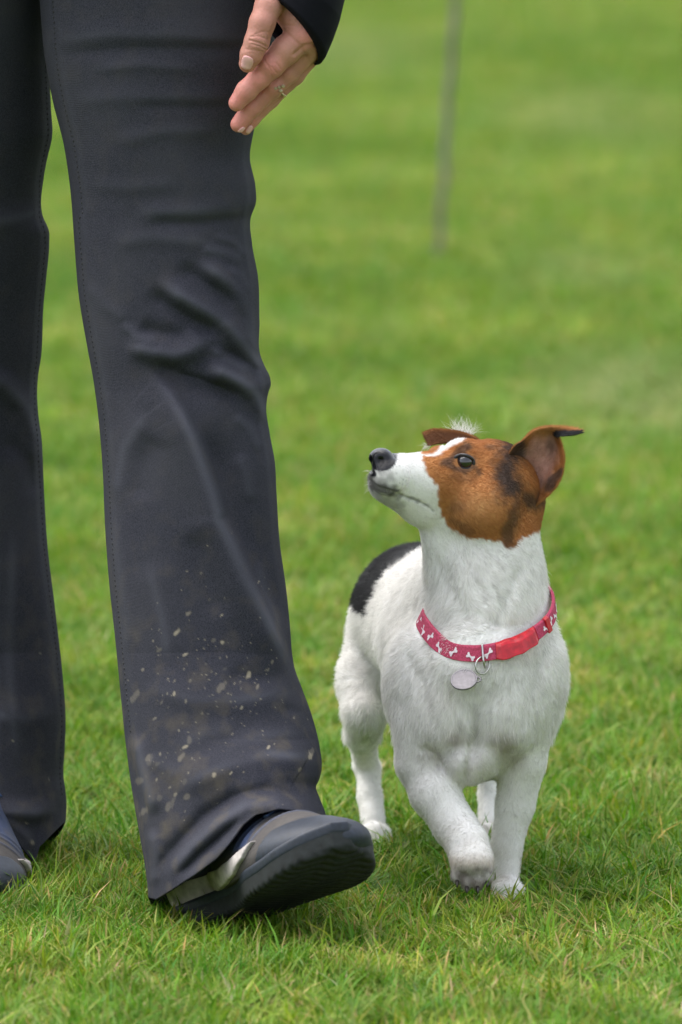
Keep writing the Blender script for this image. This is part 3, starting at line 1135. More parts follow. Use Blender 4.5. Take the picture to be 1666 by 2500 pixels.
HF = Field(H(150, 1400, -.16), H(1500, -1500, .02), .0009)
fingers = {
    'thumb': [(700, -330, -.075, 150), (610, 60, -.092, 128), (550, 220, -.098, 122), (500, 400, -.100, 117), (448, 520, -.099, 106), (412, 610, -.097, 84)],
    'index': [(900, 190, -.080, 165), (930, 350, -.083, 150), (780, 480, -.084, 138), (635, 630, -.084, 122), (520, 750, -.083, 103), (400, 870, -.081, 100), (310, 985, -.079, 82)],
    'middle': [(960, 300, -.064, 150), (990, 470, -.068, 118), (800, 700, -.067, 100), (640, 850, -.066, 98), (450, 1030, -.066, 92), (325, 1190, -.066, 78)],
    'ring': [(960, 350, -.050, 140), (1000, 540, -.054, 100), (860, 720, -.053, 92), (720, 840, -.052, 90), (560, 1010, -.051, 80), (455, 1140, -.051, 72), (395, 1235, -.053, 58)],
    'little': [(940, 380, -.038, 130), (960, 570, -.040, 84), (800, 790, -.037, 76), (640, 960, -.036, 70), (530, 1080, -.037, 62)],
}
for nm, ch in fingers.items():
    G = Field(HF.lo, HF.lo + HF.n * HF.h - 1e-9, HF.h)
    G.A = G.A[:HF.A.shape[0], :HF.A.shape[1], :HF.A.shape[2]]
    if G.A.shape != HF.A.shape:
        G = Field(HF.lo, HF.lo, HF.h)
        G.n = HF.n
        G.ax = HF.ax
        G.A = np.full(HF.A.shape, .04, np.float32)
    for (a0, a1) in zip(ch[:-1], ch[1:]):
        G.cone(H(*a0[:3]), H(*a1[:3]), hr(a0[3]), hr(a1[3]), .003)
    k_ = .0013
    hh = np.maximum(k_ - np.abs(HF.A - G.A), 0) / k_
    HF.A = np.minimum(HF.A, G.A) - hh * hh * k_ * .25
# back of the hand and wrist
HF.cone(H(880, 120, -.068), H(960, 420, -.062), hr(180), hr(110), .010)
HF.cone(H(860, 0, -.060), H(800, -400, -.05), hr(200), hr(165), .012)
HF.cone(H(800, -400, -.05), H(900, -1300, -.02), hr(165), hr(190), .012)
HF.cone(H(690, -200, -.078), H(820, 60, -.07), hr(150), hr(150), .010)
# knuckle
HF.ell(H(990, 320, -.088), (hr(95), .008, hr(105)), .008)
HF.ell(H(1030, 450, -.078), (hr(70), .007, hr(80)), .006)
HF.ell(H(650, 620, -.090), (hr(90), .006, hr(80)), .006)
HF.ell(H(665, 830, -.072), (hr(70), .006, hr(70)), .005)
# web crease between thumb and index
HF.cone(H(705, 240, -.106), H(655, 400, -.106), .004, .005, .003, 'sub')
HV, HQ = HF.mesh(2)
HN = vnormals(HV, HQ)
hx, hy = to_disp(HV)
hcx, hcy = (hx - 470.6) / .2401, hy / .2401
inw = np.zeros(len(HV))
for pts, wd, dp in (([(430, 385), (520, 410), (600, 450)], 10, .0013), ([(445, 420), (520, 440), (590, 480)], 8, .0008), ([(760, 300), (900, 420), (980, 560)], 16, .0007), ([(860, 520), (960, 440), (1060, 430)], 20, .0016), ([(560, 560), (600, 620), (640, 690)], 8, .0005), ([(440, 350), (520, 345), (600, 375)], 8, .0006), ([(400, 470), (480, 480), (560, 500)], 8, .0004),
                    ([(480, 330), (560, 300), (610, 310)], 7, .0004), ([(640, 640), (690, 700)], 9, .0006), ([(680, 600), (730, 660)], 9, .0005), ([(610, 680), (650, 740)], 9, .0004),
                    ([(700, 250), (780, 240), (860, 250)], 9, .0006)):
    d, _, _ = poly_dist(hcx, hcy, pts)
    inw += dp * np.exp(-(d / wd)**2) * (HN[:, 1] < 0)
HV = HV - HN * inw[:, None]
base = np.array([.50, .225, .175])
pink = np.array([.64, .225, .20])
pk = np.zeros(len(HV))
for qx, qy, qr in ((330, 980, 190), (500, 760, 180), (330, 1180, 160), (1010, 330, 120), (410, 640, 70), (640, 640, 120)):
    pk = np.maximum(pk, np.exp(-(np.hypot(hcx - qx, hcy - qy) / qr)**2))
hcol = base + (pink - base) * pk[:, None]
hcol *= (1 + .12 * snoise(HV, 110, 9))[:, None] * np.array([.6, 1, 1]) + np.array([.4, 0, 0]) 
hcol *= (1 + .07 * snoise(HV, 300, 3))[:, None]
hand = mesh_obj("hand", HV, HQ, m_skin, person, colors=hcol)
hand["label"] = "bare left hand hanging with fingers together beside the thigh"
ht = bvh(HV, HQ)
m_nail, n, b = new_mat("fingernail")
b.inputs['Base Color'].default_value = (.78, .42, .42, 1)
b.inputs['Roughness'].default_value = .28
noise_bump(n, b, 200, .05)


def nail(cxn, cyn, ln, wd, ang, lift=.0004):
    q = c1(cxn, cyn)
    h, nn, d = view_hit(ht, *q)
    if h is None:
        return
    nn = Vector(nn)
    # long axis in the picture plane
    ax = Vector((math.cos(ang), 0, -math.sin(ang)))
    ax = (ax - nn * ax.dot(nn)).normalized()
    bx = nn.cross(ax)
    VV = []
    NU, NV = 14, 12
    for j in range(NV):
        for i in range(NU):
            u, v_ = i / (NU - 1) * 2 - 1, j / (NV - 1) * 2 - 1
            # squircle outline
            s_ = math.sqrt(max(0, 1 - .38 * v_ * v_))
            t_ = math.sqrt(max(0, 1 - .38 * u * u))
            p = Vector(h) + ax * (ln * u * s_) + bx * (wd * v_ * t_)
            hit = ht.find_nearest(p)
            edge = max(abs(u), abs(v_))
            q_ = hit[0] + hit[1] * (lift + .0005 * (1 - edge**4)) if hit[1].dot(nn) > -.2 else p
            VV.append(tuple(q_))
    o = mesh_obj("fingernail", np.array(VV), grid_faces(NU, NV), m_nail, hand)
    md = o.modifiers.new("thick", 'SOLIDIFY')
    md.thickness = .0005


nail(405, 600, .0072, .0063, math.radians(108))
nail(352, 1245, .0040, .0026, math.radians(125))
nail(428, 1240, .0042, .0026, math.radians(118))

# ring with a small stone cluster
m_gold = plain("ring_gold", (.62, .48, .30), .3, .05, 100, 1.0)
m_stone = plain("ring_stone", (.42, .33, .22), .15, .05, 100, 0, spec=.9)
c0 = Vector(H(700, 855, -.060))
axd = (Vector(H(640, 920, -.060)) - Vector(H(760, 790, -.060))).normalized()
e1 = axd.cross(Vector((0, 1, 0))).normalized()
e2 = axd.cross(e1)
th = np.linspace(0, 2 * np.pi, 33)[:-1]
rp = [tuple(c0 + e1 * (math.cos(t) * hr(98)) + e2 * (math.sin(t) * hr(104))) for t in th]
v, f = tube(rp, .0011, 8, closed=True)
fring = mesh_obj("ring", v, f, m_gold, hand)
VV, FF = [], []
q = c1(712, 835)
hh_, nn_, _ = view_hit(ht, *q)
for k_, (ox_, oz_) in enumerate(((0, 0), (.0035, .001), (-.0032, -.001), (.0015, -.0032))):
    cc = Vector(hh_) + Vector((ox_, -.0008, oz_))
    rr = .0018
    o_ = sum(len(a_) for a_ in VV)
    ring_ = [tuple(cc + Vector((math.cos(t) * rr * 1.0, .0003, math.sin(t) * rr))) for t in np.linspace(0, 6.283, 9)[:-1]]
    top_ = [tuple(cc + Vector((math.cos(t) * rr * .55, -.0013, math.sin(t) * rr * .55))) for t in np.linspace(0, 6.283, 9)[:-1]]
    VV.append(np.array(ring_ + top_))
    FF += [tuple(o_ + i for i in (a_, (a_ + 1) % 8, 8 + (a_ + 1) % 8, 8 + a_)) for a_ in range(8)] + [tuple(o_ + 8 + i for i in range(8))]
mesh_obj("stone", np.concatenate(VV), FF, m_stone, fring, smooth=False)

# ---- jacket sleeve and body
m_jacket, n, b = new_mat("black_jacket")
n1 = noise_bump(n, b, 320, .3, .0006, 5)
tc = N_(n, "ShaderNodeTexCoord")
n2 = N_(n, "ShaderNodeTexNoise")
n2.inputs['Scale'].default_value = 14
n2.inputs['Detail'].default_value = 7
n.links.new(tc.outputs['Object'], n2.inputs['Vector'])
c = mix_col(n, mrange(n, n2.outputs['Fac'], .4, .75), (.006, .006, .010), (.020, .019, .026))
n.links.new(c, b.inputs['Base Color'])
b.inputs['Roughness'].default_value = .8
b.inputs['Specular IOR Level'].default_value = .12
RINGS = [  # crop-1 centre, half vector a, vector b (dx,dy), depth half, depth centre
    ((800, 255), (292, 330), (105, -92), .036, -.066),
    ((808, 235), (300, 325), (110, -95), .042, -.066),
    ((840, 140), (325, 280), (100, -90), .044, -.064),
    ((900, -20), (345, 215), (80, -70), .047, -.060),
    ((985, -250), (340, 150), (50, -50), .050, -.05),
    ((1060, -700), (350, 90), (20, -30), .052, -.03),
    ((1120, -1500), (380, 20), (0, -20), .058, .03),
    ((1050, -2600), (420, 0), (0, -20), .062, .08),
    ((850, -4200), (480, 0), (0, -20), .07, .11),
    ((640, -5200), (480, 100), (0, -20), .07, .11),
]
nr = 96
tR = np.linspace(0, 1, len(RINGS))
tt = np.linspace(0, 1, 260)**1.6
th = np.linspace(0, 2 * np.pi, nr, endpoint=False)
arr = np.array([[r[0][0], r[0][1], r[1][0], r[1][1], r[2][0], r[2][1], r[3], r[4]] for r in RINGS], float)
VV = []
for t in tt:
    q = [np.interp(t, tR, arr[:, k_]) for k_ in range(8)]
    cxx = q[0] + q[2] * np.cos(th) + q[4] * np.sin(th)
    cyy = q[1] + q[3] * np.cos(th) + q[5] * np.sin(th)
    dd = q[7] - q[6] * np.sin(th)
    pp = H(cxx, cyy, dd)
    VV.append(pp)
VV = np.array(VV)
cen = VV.mean(1, keepdims=True)
nrm = (VV - cen) / (np.linalg.norm(VV - cen, axis=2, keepdims=True) + 1e-9)
VV = VV + nrm * (.003 * snoise(VV, 30, 5) + .0015 * snoise(VV, 80, 12))[..., None] * smoothstep(0, .05, tt)[:, None, None]
hemr = np.exp(-((np.arange(len(tt)) - 9) / 1.6)**2) * -.0012        # hem stitch line of the cuff
VV = VV + nrm * hemr[:, None, None]
sleeve = mesh_obj("jacket_sleeve", VV.reshape(-1, 3), grid_faces(nr, len(tt), True), m_jacket, person)
sleeve["label"] = "black jacket sleeve with its cuff round the wrist"
md = sleeve.modifiers.new("thick", 'SOLIDIFY')
md.thickness = .003
md.offset = -1
# jacket body above the frame
rows = np.linspace(0, 1, 80)
VV = []
th = np.linspace(0, 2 * np.pi, 120, endpoint=False)
for t in rows:
    y_ = -330 - t * 1150
    hw_ = np.interp(t, [0, .3, .8, .95, 1], [500, 470, 560, 420, 170])
    hd_ = np.interp(t, [0, .3, .8, .95, 1], [.16, .145, .15, .11, .07])
    VV.append(D(110 + hw_ * np.cos(th), y_, .13 + hd_ * np.sin(th)))
VV = np.array(VV)
VV[..., 1] += .006 * snoise(VV, 14, 3)
jb = mesh_obj("jacket", VV.reshape(-1, 3), grid_faces(120, 80, True), m_jacket, person)
jb["label"] = "black jacket body above the jeans"

# ================================================================== dog
dog = empty("dog", tuple(D(1090, 2060, .15) * np.array([1, 1, 0])))
props(dog, label="small white terrier with tan and black head looking up at the handler", cat="dog")

lo = D(740, 2110, -.16)
hi = D(1340, 960, .52)
hi[0] += .02
HS = .0016
DF = Field((lo[0] * 1.0 - .02, -.16, -.005), (hi[0] + .01, .56, .47), HS)


def dc(a, b_, k_=20, pad=7):
    DF.cone(D(*a[:3]), D(*b_[:3]), R(max(a[3] - pad, a[3] * .88), a[2]), R(max(b_[3] - pad, b_[3] * .88), b_[2]), R(k_))


def chain(pts, k_=20):
    for a_, b_ in zip(pts[:-1], pts[1:]):
        dc(a_, b_, k_)


def de(c_, r_, k_=20, ry=None):
    DF.ell(D(*c_), (R(r_[0]), ry if ry else R(r_[0]), R(r_[1])), R(k_))


# trunk
de((1090, 1595, .040), (186, 205), 30, .085)
chain([(1080, 1560, .10, 178), (1038, 1470, .21, 168), (958, 1412, .35, 148), (945, 1430, .40, 125)], 40)
dc((1060, 1375, .15, 118), (965, 1380, .33, 125), 50)
# shoulders
de((985, 1575, .015), (100, 150), 40, .05)
de((1200, 1550, .020), (104, 150), 40, .05)
# neck
chain([(1115, 1500, .020, 160), (1116, 1400, .022, 144), (1116, 1310, .026, 130), (1125, 1215, .030, 120)], 40)
dc((1110, 1280, .06, 110), (1080, 1380, .14, 120), 60)
# throat
dc((1002, 1192, .000, 46), (1036, 1300, .010, 66), 24)
# breast muscles
de((1030, 1640, -.022), (70, 100), 50, .028)
de((1150, 1635, -.022), (70, 100), 50, .028)
DF.cone(D(1068, 1560, -.045), D(1074, 1690, -.035), R(16), R(14), R(30))
de((1070, 1738, -.004), (66, 70), 16, .045)
de((1110, 1722, .002), (60, 66), 16, .045)
de((1085, 1520, -.035), (90, 80), 40, .020)
# near foreleg, lifted (screen left)
chain([(980, 1650, -.004, 84), (970, 1750, -.006, 68)], 13)
chain([(972, 1755, .000, 64), (1000, 1822, -.018, 61), (1048, 1900, -.035, 54), (1074, 1940, -.052, 51), (1082, 1968, -.062, 50)], 18)
# far foreleg, standing (screen right)
chain([(1198, 1640, .020, 95), (1198, 1745, .022, 62), (1183, 1850, .028, 50), (1163, 1945, .028, 40), (1161, 2018, .024, 36)], 13)
# hind leg (screen left)
chain([(890, 1470, .375, 100), (853, 1560, .355, 76), (837, 1640, .320, 55)], 40)
chain([(837, 1640, .320, 52), (833, 1690, .350, 42), (838, 1735, .395, 27), (846, 1765, .410, 29), (850, 1830, .390, 29), (857, 1885, .370, 30)], 14)
DF.ell(D(826, 1757, .415), (R(16), .012, R(20)), R(10))
# other hind leg
chain([(1000, 1500, .38, 90), (1090, 1640, .35, 55), (1118, 1740, .41, 30), (1122, 1830, .40, 22), (1120, 1900, .37, 23)], 20)


def paw(cx_, cy_, Y_, wr, k_=8, tilt=0.0, ln=.020):
    """rounded foot with four toes, ahead of the wrist"""
    c_ = D(cx_, cy_, Y_)
    r_ = R(wr)
    DF.ell(c_ + np.array([0, -.003, .002]), (r_ * .98, r_ * .95, r_ * .80), R(18))
    for k2, off in enumerate((-.72, -.26, .26, .72)):
        fw = (.014 if k2 in (1, 2) else .008)
        t0 = c_ + np.array([off * r_ * .75, -.006, .005])
        t1 = c_ + np.array([off * r_ * 1.02, -.006 - fw * math.cos(tilt), -.004 - fw * math.sin(tilt)])
        DF.cone(t0, t1, r_ * .37, r_ * .29, .0028)
    return c_, r_


pA = paw(1085, 1984, -.066, 47, tilt=1.1)
pB = paw(1168, 2052, .012, 38)
pC = paw(861, 1922, .350, 40)
pD = paw(1119, 1916, .352, 28)

# head
de((1125, 1122, .030), (110, 112), 20, .043)
dc((1170, 1150, .040, 88), (1120, 1190, .015, 60), 30)
DF.ell(D(1105, 1165, -.010), (R(82), .026, R(72)), R(40))
DF.ell(D(1064, 1062, .012), (R(54), .024, R(54)), R(26))       # near brow
DF.ell(D(1012, 1060, .038), (R(36), .020, R(36)), R(20))       # far brow
chain([(1060, 1122, .008, 84), (985, 1110, -.010, 73), (902, 1092, -.030, 58)], 26)
chain([(1045, 1190, .008, 58), (970, 1157, -.010, 54), (890, 1113, -.034, 47)], 22)
DF.ell(D(895, 1095, -.052), (R(46), .014, R(42)), R(16))        # upper lip, near side
DF.ell(D(876, 1054, -.044), (R(29), .016, R(25)), R(9))       # nose
DF.ell(D(1068, 1062, -.022), (R(24), .008, R(19)), R(8), mode='sub')  # eye socket
DV, DQ = DF.mesh(2)
# keep the largest part only (drop stray islands): simple filter on NaN
DN = vnormals(DV, DQ)
dt = bvh(DV, DQ)
EYE_H, EYE_N, EYE_D = view_hit(dt, 1068, 1062)

c2 = cr(2, 860, 1000, .3827)
ca = cr(9, 900, 1040, .21684)     # head close-up
cb = cr(9, 1080, 1020, .24235)    # ear close-up

# ears: cupped sheets with thickness
def ear_sheet(rows, conv, bow, nu_=40, nv_=60, thick=.0016):
    u = np.linspace(0, 1, nv_)
    t = np.array([r_[0] for r_ in rows])
    rr = np.array([[*conv(*r_[1]), *conv(*r_[2]), r_[3], r_[4]] for r_ in rows])
    q = np.stack([smooth_interp(np.stack([t, rr[:, k_]], -1), u) for k_ in range(6)], -1)
    v_ = np.linspace(-1, 1, nu_)
    Lx, Ly, Rx, Ry, YL, YR = [q[:, k_][:, None] for k_ in range(6)]
    s = (v_[None] + 1) / 2
    X_ = Lx + (Rx - Lx) * s
    Y_ = Ly + (Ry - Ly) * s
    bw = interp(bow, u)[:, None] * (1 - v_[None]**2)
    Yd = YL + (YR - YL) * s + bw
    Pm = D(X_, Y_, Yd)
    # thickness
    du = np.gradient(Pm, axis=0)
    dv = np.gradient(Pm, axis=1)
    nn = np.cross(dv, du)
    nn /= np.linalg.norm(nn, axis=2, keepdims=True) + 1e-9
    tk = thick * (1 - .7 * np.abs(v_[None, :, None])**4) * (1 - .65 * smoothstep(.75, 1.0, u))[:, None, None]
    A_ = Pm + nn * tk
    B_ = Pm - nn * tk
    n_ = nu_ * nv_
    F_ = grid_faces(nu_, nv_)
    Fb = F_[:, ::-1] + n_
    idx = np.arange(n_).reshape(nv_, nu_)
    rim = list(idx[0]) + list(idx[1:, -1]) + list(idx[-1, -2::-1]) + list(idx[-2:0:-1, 0])
    rim = np.array(rim)
    r2 = np.roll(rim, -1)
    Fr = np.stack([rim, rim + n_, r2 + n_, r2], -1)
    side = np.concatenate([np.zeros(n_), np.ones(n_)])
    UV = np.concatenate([np.stack(np.broadcast_arrays(u[:, None], v_[None]), -1).reshape(-1, 2)] * 2)
    return np.concatenate([A_.reshape(-1, 3), B_.reshape(-1, 3)]), np.concatenate([F_, Fb, Fr]), side, UV


EAR = [
    (0.00, (660, 470), (820, 1060), .020, .022),
    (0.10, (668, 400), (900, 930), .012, .016),
    (0.22, (690, 335), (1060, 790), .004, .010),
    (0.34, (740, 275), (1170, 660), .002, .008),
    (0.46, (800, 235), (1215, 520), .002, .010),
    (0.57, (860, 175), (1222, 390), .004, .014),
    (0.67, (930, 122), (1205, 290), .008, .018),
    (0.76, (1030, 95), (1175, 215), .014, .020),
    (0.84, (1140, 88), (1170, 190), .018, .014),
    (0.91, (1260, 95), (1250, 180), .018, .008),
    (0.97, (1370, 112), (1350, 165), .016, .006),
    (1.00, (1405, 132), (1400, 146), .015, .006),
]
eV, eF, eS, eUV = ear_sheet(EAR, cb, [(0, .016), (.2, .024), (.45, .024), (.65, .018), (.78, .010), (.85, .004), (1, .001)])
FEAR = [
    (0.00, (1260, 170), (1240, 260), .070, .062),
    (0.20, (1150, 100), (1130, 200), .078, .060),
    (0.45, (980, 50), (960, 180), .084, .062),
    (0.70, (800, 34), (820, 190), .088, .064),
    (0.88, (690, 42), (740, 205), .088, .062),
    (0.96, (630, 66), (700, 218), .086, .060),
    (1.00, (612, 80), (685, 220), .085, .059),
]
fV, fF, fS, fUV = ear_sheet(FEAR, ca, [(0, .006), (.5, .006), (1, .002)], 30, 40)

# ---- coat colours (pigment patches of the coat)
WHITE = np.array([.84, .825, .80])
TAN = np.array([.53, .225, .072])
DTAN = np.array([.21, .085, .032])
BLACK = np.array([.022, .022, .025])
HEADP = pl(c2, (440, 262), (445, 300), (455, 350), (475, 400), (500, 440), (525, 480), (545, 520), (560, 560), (565, 620), (575, 680), (610, 740), (680, 790),
           (760, 820), (850, 835), (940, 845), (985, 880), (1030, 870), (1080, 820), (1150, 790), (1215, 760), (1300, 700), (1400, 500), (1500, 100), (1200, 0), (900, 60), (440, 60))
BLAZE = pl(c2, (440, 285), (470, 298), (520, 295), (560, 278), (620, 245), (680, 215), (715, 192), (700, 150), (560, 200), (565, 225), (540, 262), (505, 288))


def lerp(a_, b_, t_):
    return a_ + (b_ - a_) * t_[:, None]


def coat(P, N, inner=None):
    x, y = to_disp(P)
    nz = snoise(P, 260, 0) * 3 + snoise(P, 700, 10) * 2.5
    col = np.tile(WHITE, (len(P), 1))
    # creamy/grey skin showing on breast and legs
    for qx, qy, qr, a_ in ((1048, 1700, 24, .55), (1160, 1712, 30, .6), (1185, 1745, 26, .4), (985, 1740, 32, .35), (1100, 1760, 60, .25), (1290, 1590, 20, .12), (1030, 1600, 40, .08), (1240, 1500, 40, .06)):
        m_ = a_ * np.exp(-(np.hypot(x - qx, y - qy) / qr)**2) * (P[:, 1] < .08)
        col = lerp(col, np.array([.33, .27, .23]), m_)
    # head only
    headm = smoothstep(1300, 1262, y) * (P[:, 1] < .16)
    sd_ = poly_in(x, y, HEADP) + nz * 1.5
    tan = smoothstep(3, -3, sd_) * headm
    shade = np.clip(.5 + .5 * snoise(P, 70, 20), 0, 1)
    gold = np.exp(-(np.hypot((x - 1090) / 60, (y - 1170) / 45))**2) * .8
    tcol = TAN + (DTAN - TAN) * (shade * .45)[:, None]
    tcol = lerp(tcol, np.array([.58, .31, .13]), gold * (1 - shade * .5))
    col = col * (1 - tan[:, None]) + tcol * tan[:, None]
    dk = lambda f, pts, w_, a_: a_ * smoothstep(w_ * 1.15, w_ * .05, poly_dist(x, y, pl(f, *pts))[0] + nz * (1.0 + w_ * .05))
    # darker cheek line and eye surround
    k_ = dk(ca, [(900, 420), (960, 340), (1060, 280), (1090, 240)], 15, .75)
    k_ = np.maximum(k_, dk(ca, [(870, 400), (960, 470), (1100, 500), (1180, 470)], 13, .7))
    k_ = np.maximum(k_, dk(ca, [(1090, 310), (1170, 380), (1240, 540)], 8, .6))
    k_ = np.maximum(k_, dk(ca, [(960, 560), (1100, 590), (1200, 560)], 16, .25))
    k_ = np.maximum(k_, dk(c2, [(1000, 250), (985, 350), (965, 430), (1010, 510)], 46, .9))
    k_ = np.maximum(k_, dk(c2, [(1060, 540), (1030, 640), (1000, 740), (985, 830)], 25, .62))
    k_ = np.maximum(k_, dk(c2, [(1100, 560), (1170, 600), (1220, 560), (1250, 520)], 26, .75))
    k_ = np.maximum(k_, dk(c2, [(860, 240), (900, 250)], 12, .5))
    k_ = np.maximum(k_, dk(c2, [(640, 700), (740, 785)], 14, .3))
    k_ = np.maximum(k_, dk(c2, [(690, 620), (640, 640)], 22, .25))
    col = lerp(col, BLACK * 1.15 + .004, k_ * tan)
    bz = smoothstep(2.5, -2.5, poly_in(x, y, BLAZE) + nz * .5) * headm
    col = lerp(col, WHITE, bz)
    # muzzle: dark lips, freckles, nose
    mz = headm * (x < 1010)
    k_ = dk(c2, [(115, 400), (130, 480), (200, 505), (270, 530)], 20, .85)
    k_ = np.maximum(k_, dk(c2, [(150, 560), (230, 590)], 16, .3))
    k_ = np.maximum(k_, dk(c2, [(230, 515), (300, 540), (370, 568), (430, 590), (480, 615), (515, 645)], 7.5, .62))
    k_ = np.maximum(k_, dk(c2, [(120, 430), (160, 470), (240, 430), (200, 390)], 18, .5))
    k_ = np.maximum(k_, dk(c2, [(150, 520), (200, 580), (300, 620)], 18, .42))
    k_ = np.maximum(k_, dk(c2, [(270, 300), (240, 350), (180, 400)], 10, .6))
    fr = smoothstep(.55, .95, snoise(P, 1100, 24)) * np.exp(-(np.hypot(x - 925, y - 1085) / 38)**2)
    k_ = np.maximum(k_, fr * .6)
    col = lerp(col, np.array([.07, .06, .065]), k_ * mz)
    nose = smoothstep(3, -1, np.maximum(np.hypot((x - 876) / 35, (y - 1053) / 29) * 30 - 30, -9)) * (x < 920) * headm
    nose = np.maximum(nose, smoothstep(9, 6, poly_dist(x, y, [(852, 1075), (858, 1090)])[0]) * mz)
    col = lerp(col, np.array([.009, .009, .012]), nose)
    # saddle patch on the back
    sad = poly_in(x, y, [(1000, 1200), (930, 1225), (870, 1250), (820, 1300), (795, 1360), (815, 1402), (846, 1414), (852, 1380), (868, 1345), (890, 1312), (925, 1288), (968, 1262), (1000, 1255)])
    m_ = smoothstep(3, -3, sad + nz) * (P[:, 1] > .18)
    col = lerp(col, BLACK, m_)
    fleck = smoothstep(.75, 1.0, snoise(P, 420, 14)) * np.exp(-(np.hypot(x - 905, y - 1360) / 40)**2) * (P[:, 1] > .1)
    col = lerp(col, np.array([.2, .2, .23]), fleck * .6)
    # muddy toes
    for c_, r_, dk_ in ((pA[0], pA[1], 1), (pD[0], pD[1], .8)):
        dz = P[:, 2] - (c_[2] - r_ * .15)
        near = np.exp(-(np.linalg.norm(P - c_, axis=1) / (r_ * 1.9))**4)
        m_ = smoothstep(.007, -.004, dz + .003 * snoise(P, 350, 6)) * near * dk_
        col = lerp(col, np.array([.035, .022, .015]), m_ * np.clip(.72 + .55 * snoise(P, 420, 17), .55, .97))
        m2 = smoothstep(.018, .004, dz) * near * .45
        col = lerp(col, np.array([.33, .20, .10]), m2 * (1 - m_))
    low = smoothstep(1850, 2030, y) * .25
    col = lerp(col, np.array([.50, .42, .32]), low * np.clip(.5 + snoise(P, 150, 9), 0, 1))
    # dark stripe under jaw
    return np.clip(col, 0, 1), nose


def ear_col(P, S, UV, far):
    c_ = np.zeros((len(P), 3))
    u, v_ = UV[:, 0], UV[:, 1]
    x, y = to_disp(P)
    nz = snoise(P, 300, 0) * .12
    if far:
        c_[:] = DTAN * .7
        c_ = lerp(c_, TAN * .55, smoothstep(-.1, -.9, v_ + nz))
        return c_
    inside = np.array([.60, .36, .29])
    c_[:] = TAN * .8
    inn = smoothstep(.95, .45, np.abs(v_ + .05) + nz) * smoothstep(.04, .25, u) * smoothstep(.84, .66, u)
    c_ = lerp(c_, inside, inn)
    g = dkq = smoothstep(20, 4, np.hypot((x - cb(1090, 300)[0]) / 1, (y - cb(1090, 300)[1]) / 1.5)) * .5
    c_ = lerp(c_, DTAN * .5, g)
    rimd = smoothstep(14, 5, poly_dist(x, y, pl(cb, (1200, 560), (1110, 640), (1060, 720)))[0] + nz * 20) * .7
    c_ = lerp(c_, BLACK * 2, rimd)
    c_ = lerp(c_, BLACK * 1.6, smoothstep(.30, .05, u + nz) * .55)
    c_ = lerp(c_, BLACK * 1.5, smoothstep(26, 8, poly_dist(x, y, pl(cb, (760, 290), (720, 450), (700, 600)))[0] + nz * 20) * .8)
    tip = smoothstep(.78, .84, u + nz * .3) * smoothstep(-.25, .25, v_)
    c_ = lerp(c_, BLACK * 1.3, tip)
    c_ = lerp(c_, np.array([.62, .32, .13]), smoothstep(.5, .7, u) * smoothstep(.1, -.6, v_) * (1 - tip))
    c_ = lerp(c_, TAN * .8, S * (1 - tip))
    return c_


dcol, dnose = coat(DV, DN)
# mouth groove, nostril, toe and neck relief
x, y = to_disp(DV)
dmo, _, _ = poly_dist(x, y, pl(c2, (120, 455), (150, 490), (230, 515), (300, 540), (370, 568), (430, 590), (480, 615), (515, 645)))
g = .0013 * np.exp(-(dmo / 4.0)**2) * (x < 1010) * (DV[:, 1] < .05) * (DV[:, 2] > .2)
dno = np.minimum(np.hypot((x - 875) / 10, (y - 1055) / 9), np.hypot((x - 849) / 5, (y - 1056) / 7))
g += .0045 * np.exp(-dno**2) * (DN[:, 1] < -.2) * (dnose > .2)
dcol = lerp(dcol, np.array([.003, .003, .004]), np.exp(-(dno * 1.0)**4) * (dnose > .2) * (DN[:, 1] < -.2))
dsl, _, _ = poly_dist(x, y, [(848, 1062), (853, 1085)])
g += .0012 * np.exp(-(dsl / 3)**2) * (dnose > .2)
# breast groove between the legs
dgr, _, _ = poly_dist(x, y, [(1092, 1620), (1095, 1690), (1085, 1740), (1072, 1790)])
g += .006 * np.exp(-(dgr / 14)**2) * (DV[:, 1] < .03) * smoothstep(1590, 1680, y)
bodym = smoothstep(1210, 1380, y)
for pts_, w_, h_ in (([(1005, 1275), (1050, 1380), (1095, 1460)], 15, .0024), ([(1200, 1290), (1160, 1380), (1135, 1460)], 15, .0022),
                     ([(1060, 1260), (1100, 1330), (1120, 1400)], 12, .0014), ([(925, 1480), (975, 1590), (1000, 1690)], 15, .0030),
                     ([(1262, 1480), (1222, 1590), (1200, 1690)], 15, .0030), ([(1018, 1775), (1000, 1735), (965, 1712)], 9, .0026),
                     ([(1140, 1780), (1160, 1735), (1195, 1715)], 9, .0024), ([(1030, 1560), (1055, 1640), (1060, 1700)], 10, .0014),
                     ([(1140, 1560), (1125, 1640), (1120, 1700)], 10, .0014), ([(1100, 1420), (1160, 1440), (1210, 1430)], 9, .0012)):
    d_, _, q_ = poly_dist(x, y, pts_)
    g += h_ * np.exp(-(d_ / w_)**2) * smoothstep(0, .25, np.minimum(q_, 1 - q_) + .05) * (DV[:, 1] < .06) * (DN[:, 1] < .1)
DV = DV - DN * g[:, None]
DV = DV + DN * (bodym * (.0010 * snoise(DV, 35, 2) + .0006 * snoise(DV, 90, 7)))[:, None]
nd, ne, nf_ = len(DV), len(eV), len(fV)
allV = np.concatenate([DV, eV, fV])
allF = np.concatenate([DQ, eF + nd, fF + nd + ne])
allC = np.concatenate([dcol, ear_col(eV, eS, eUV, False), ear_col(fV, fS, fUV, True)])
noseA = np.concatenate([dnose, np.zeros(ne + nf_)])

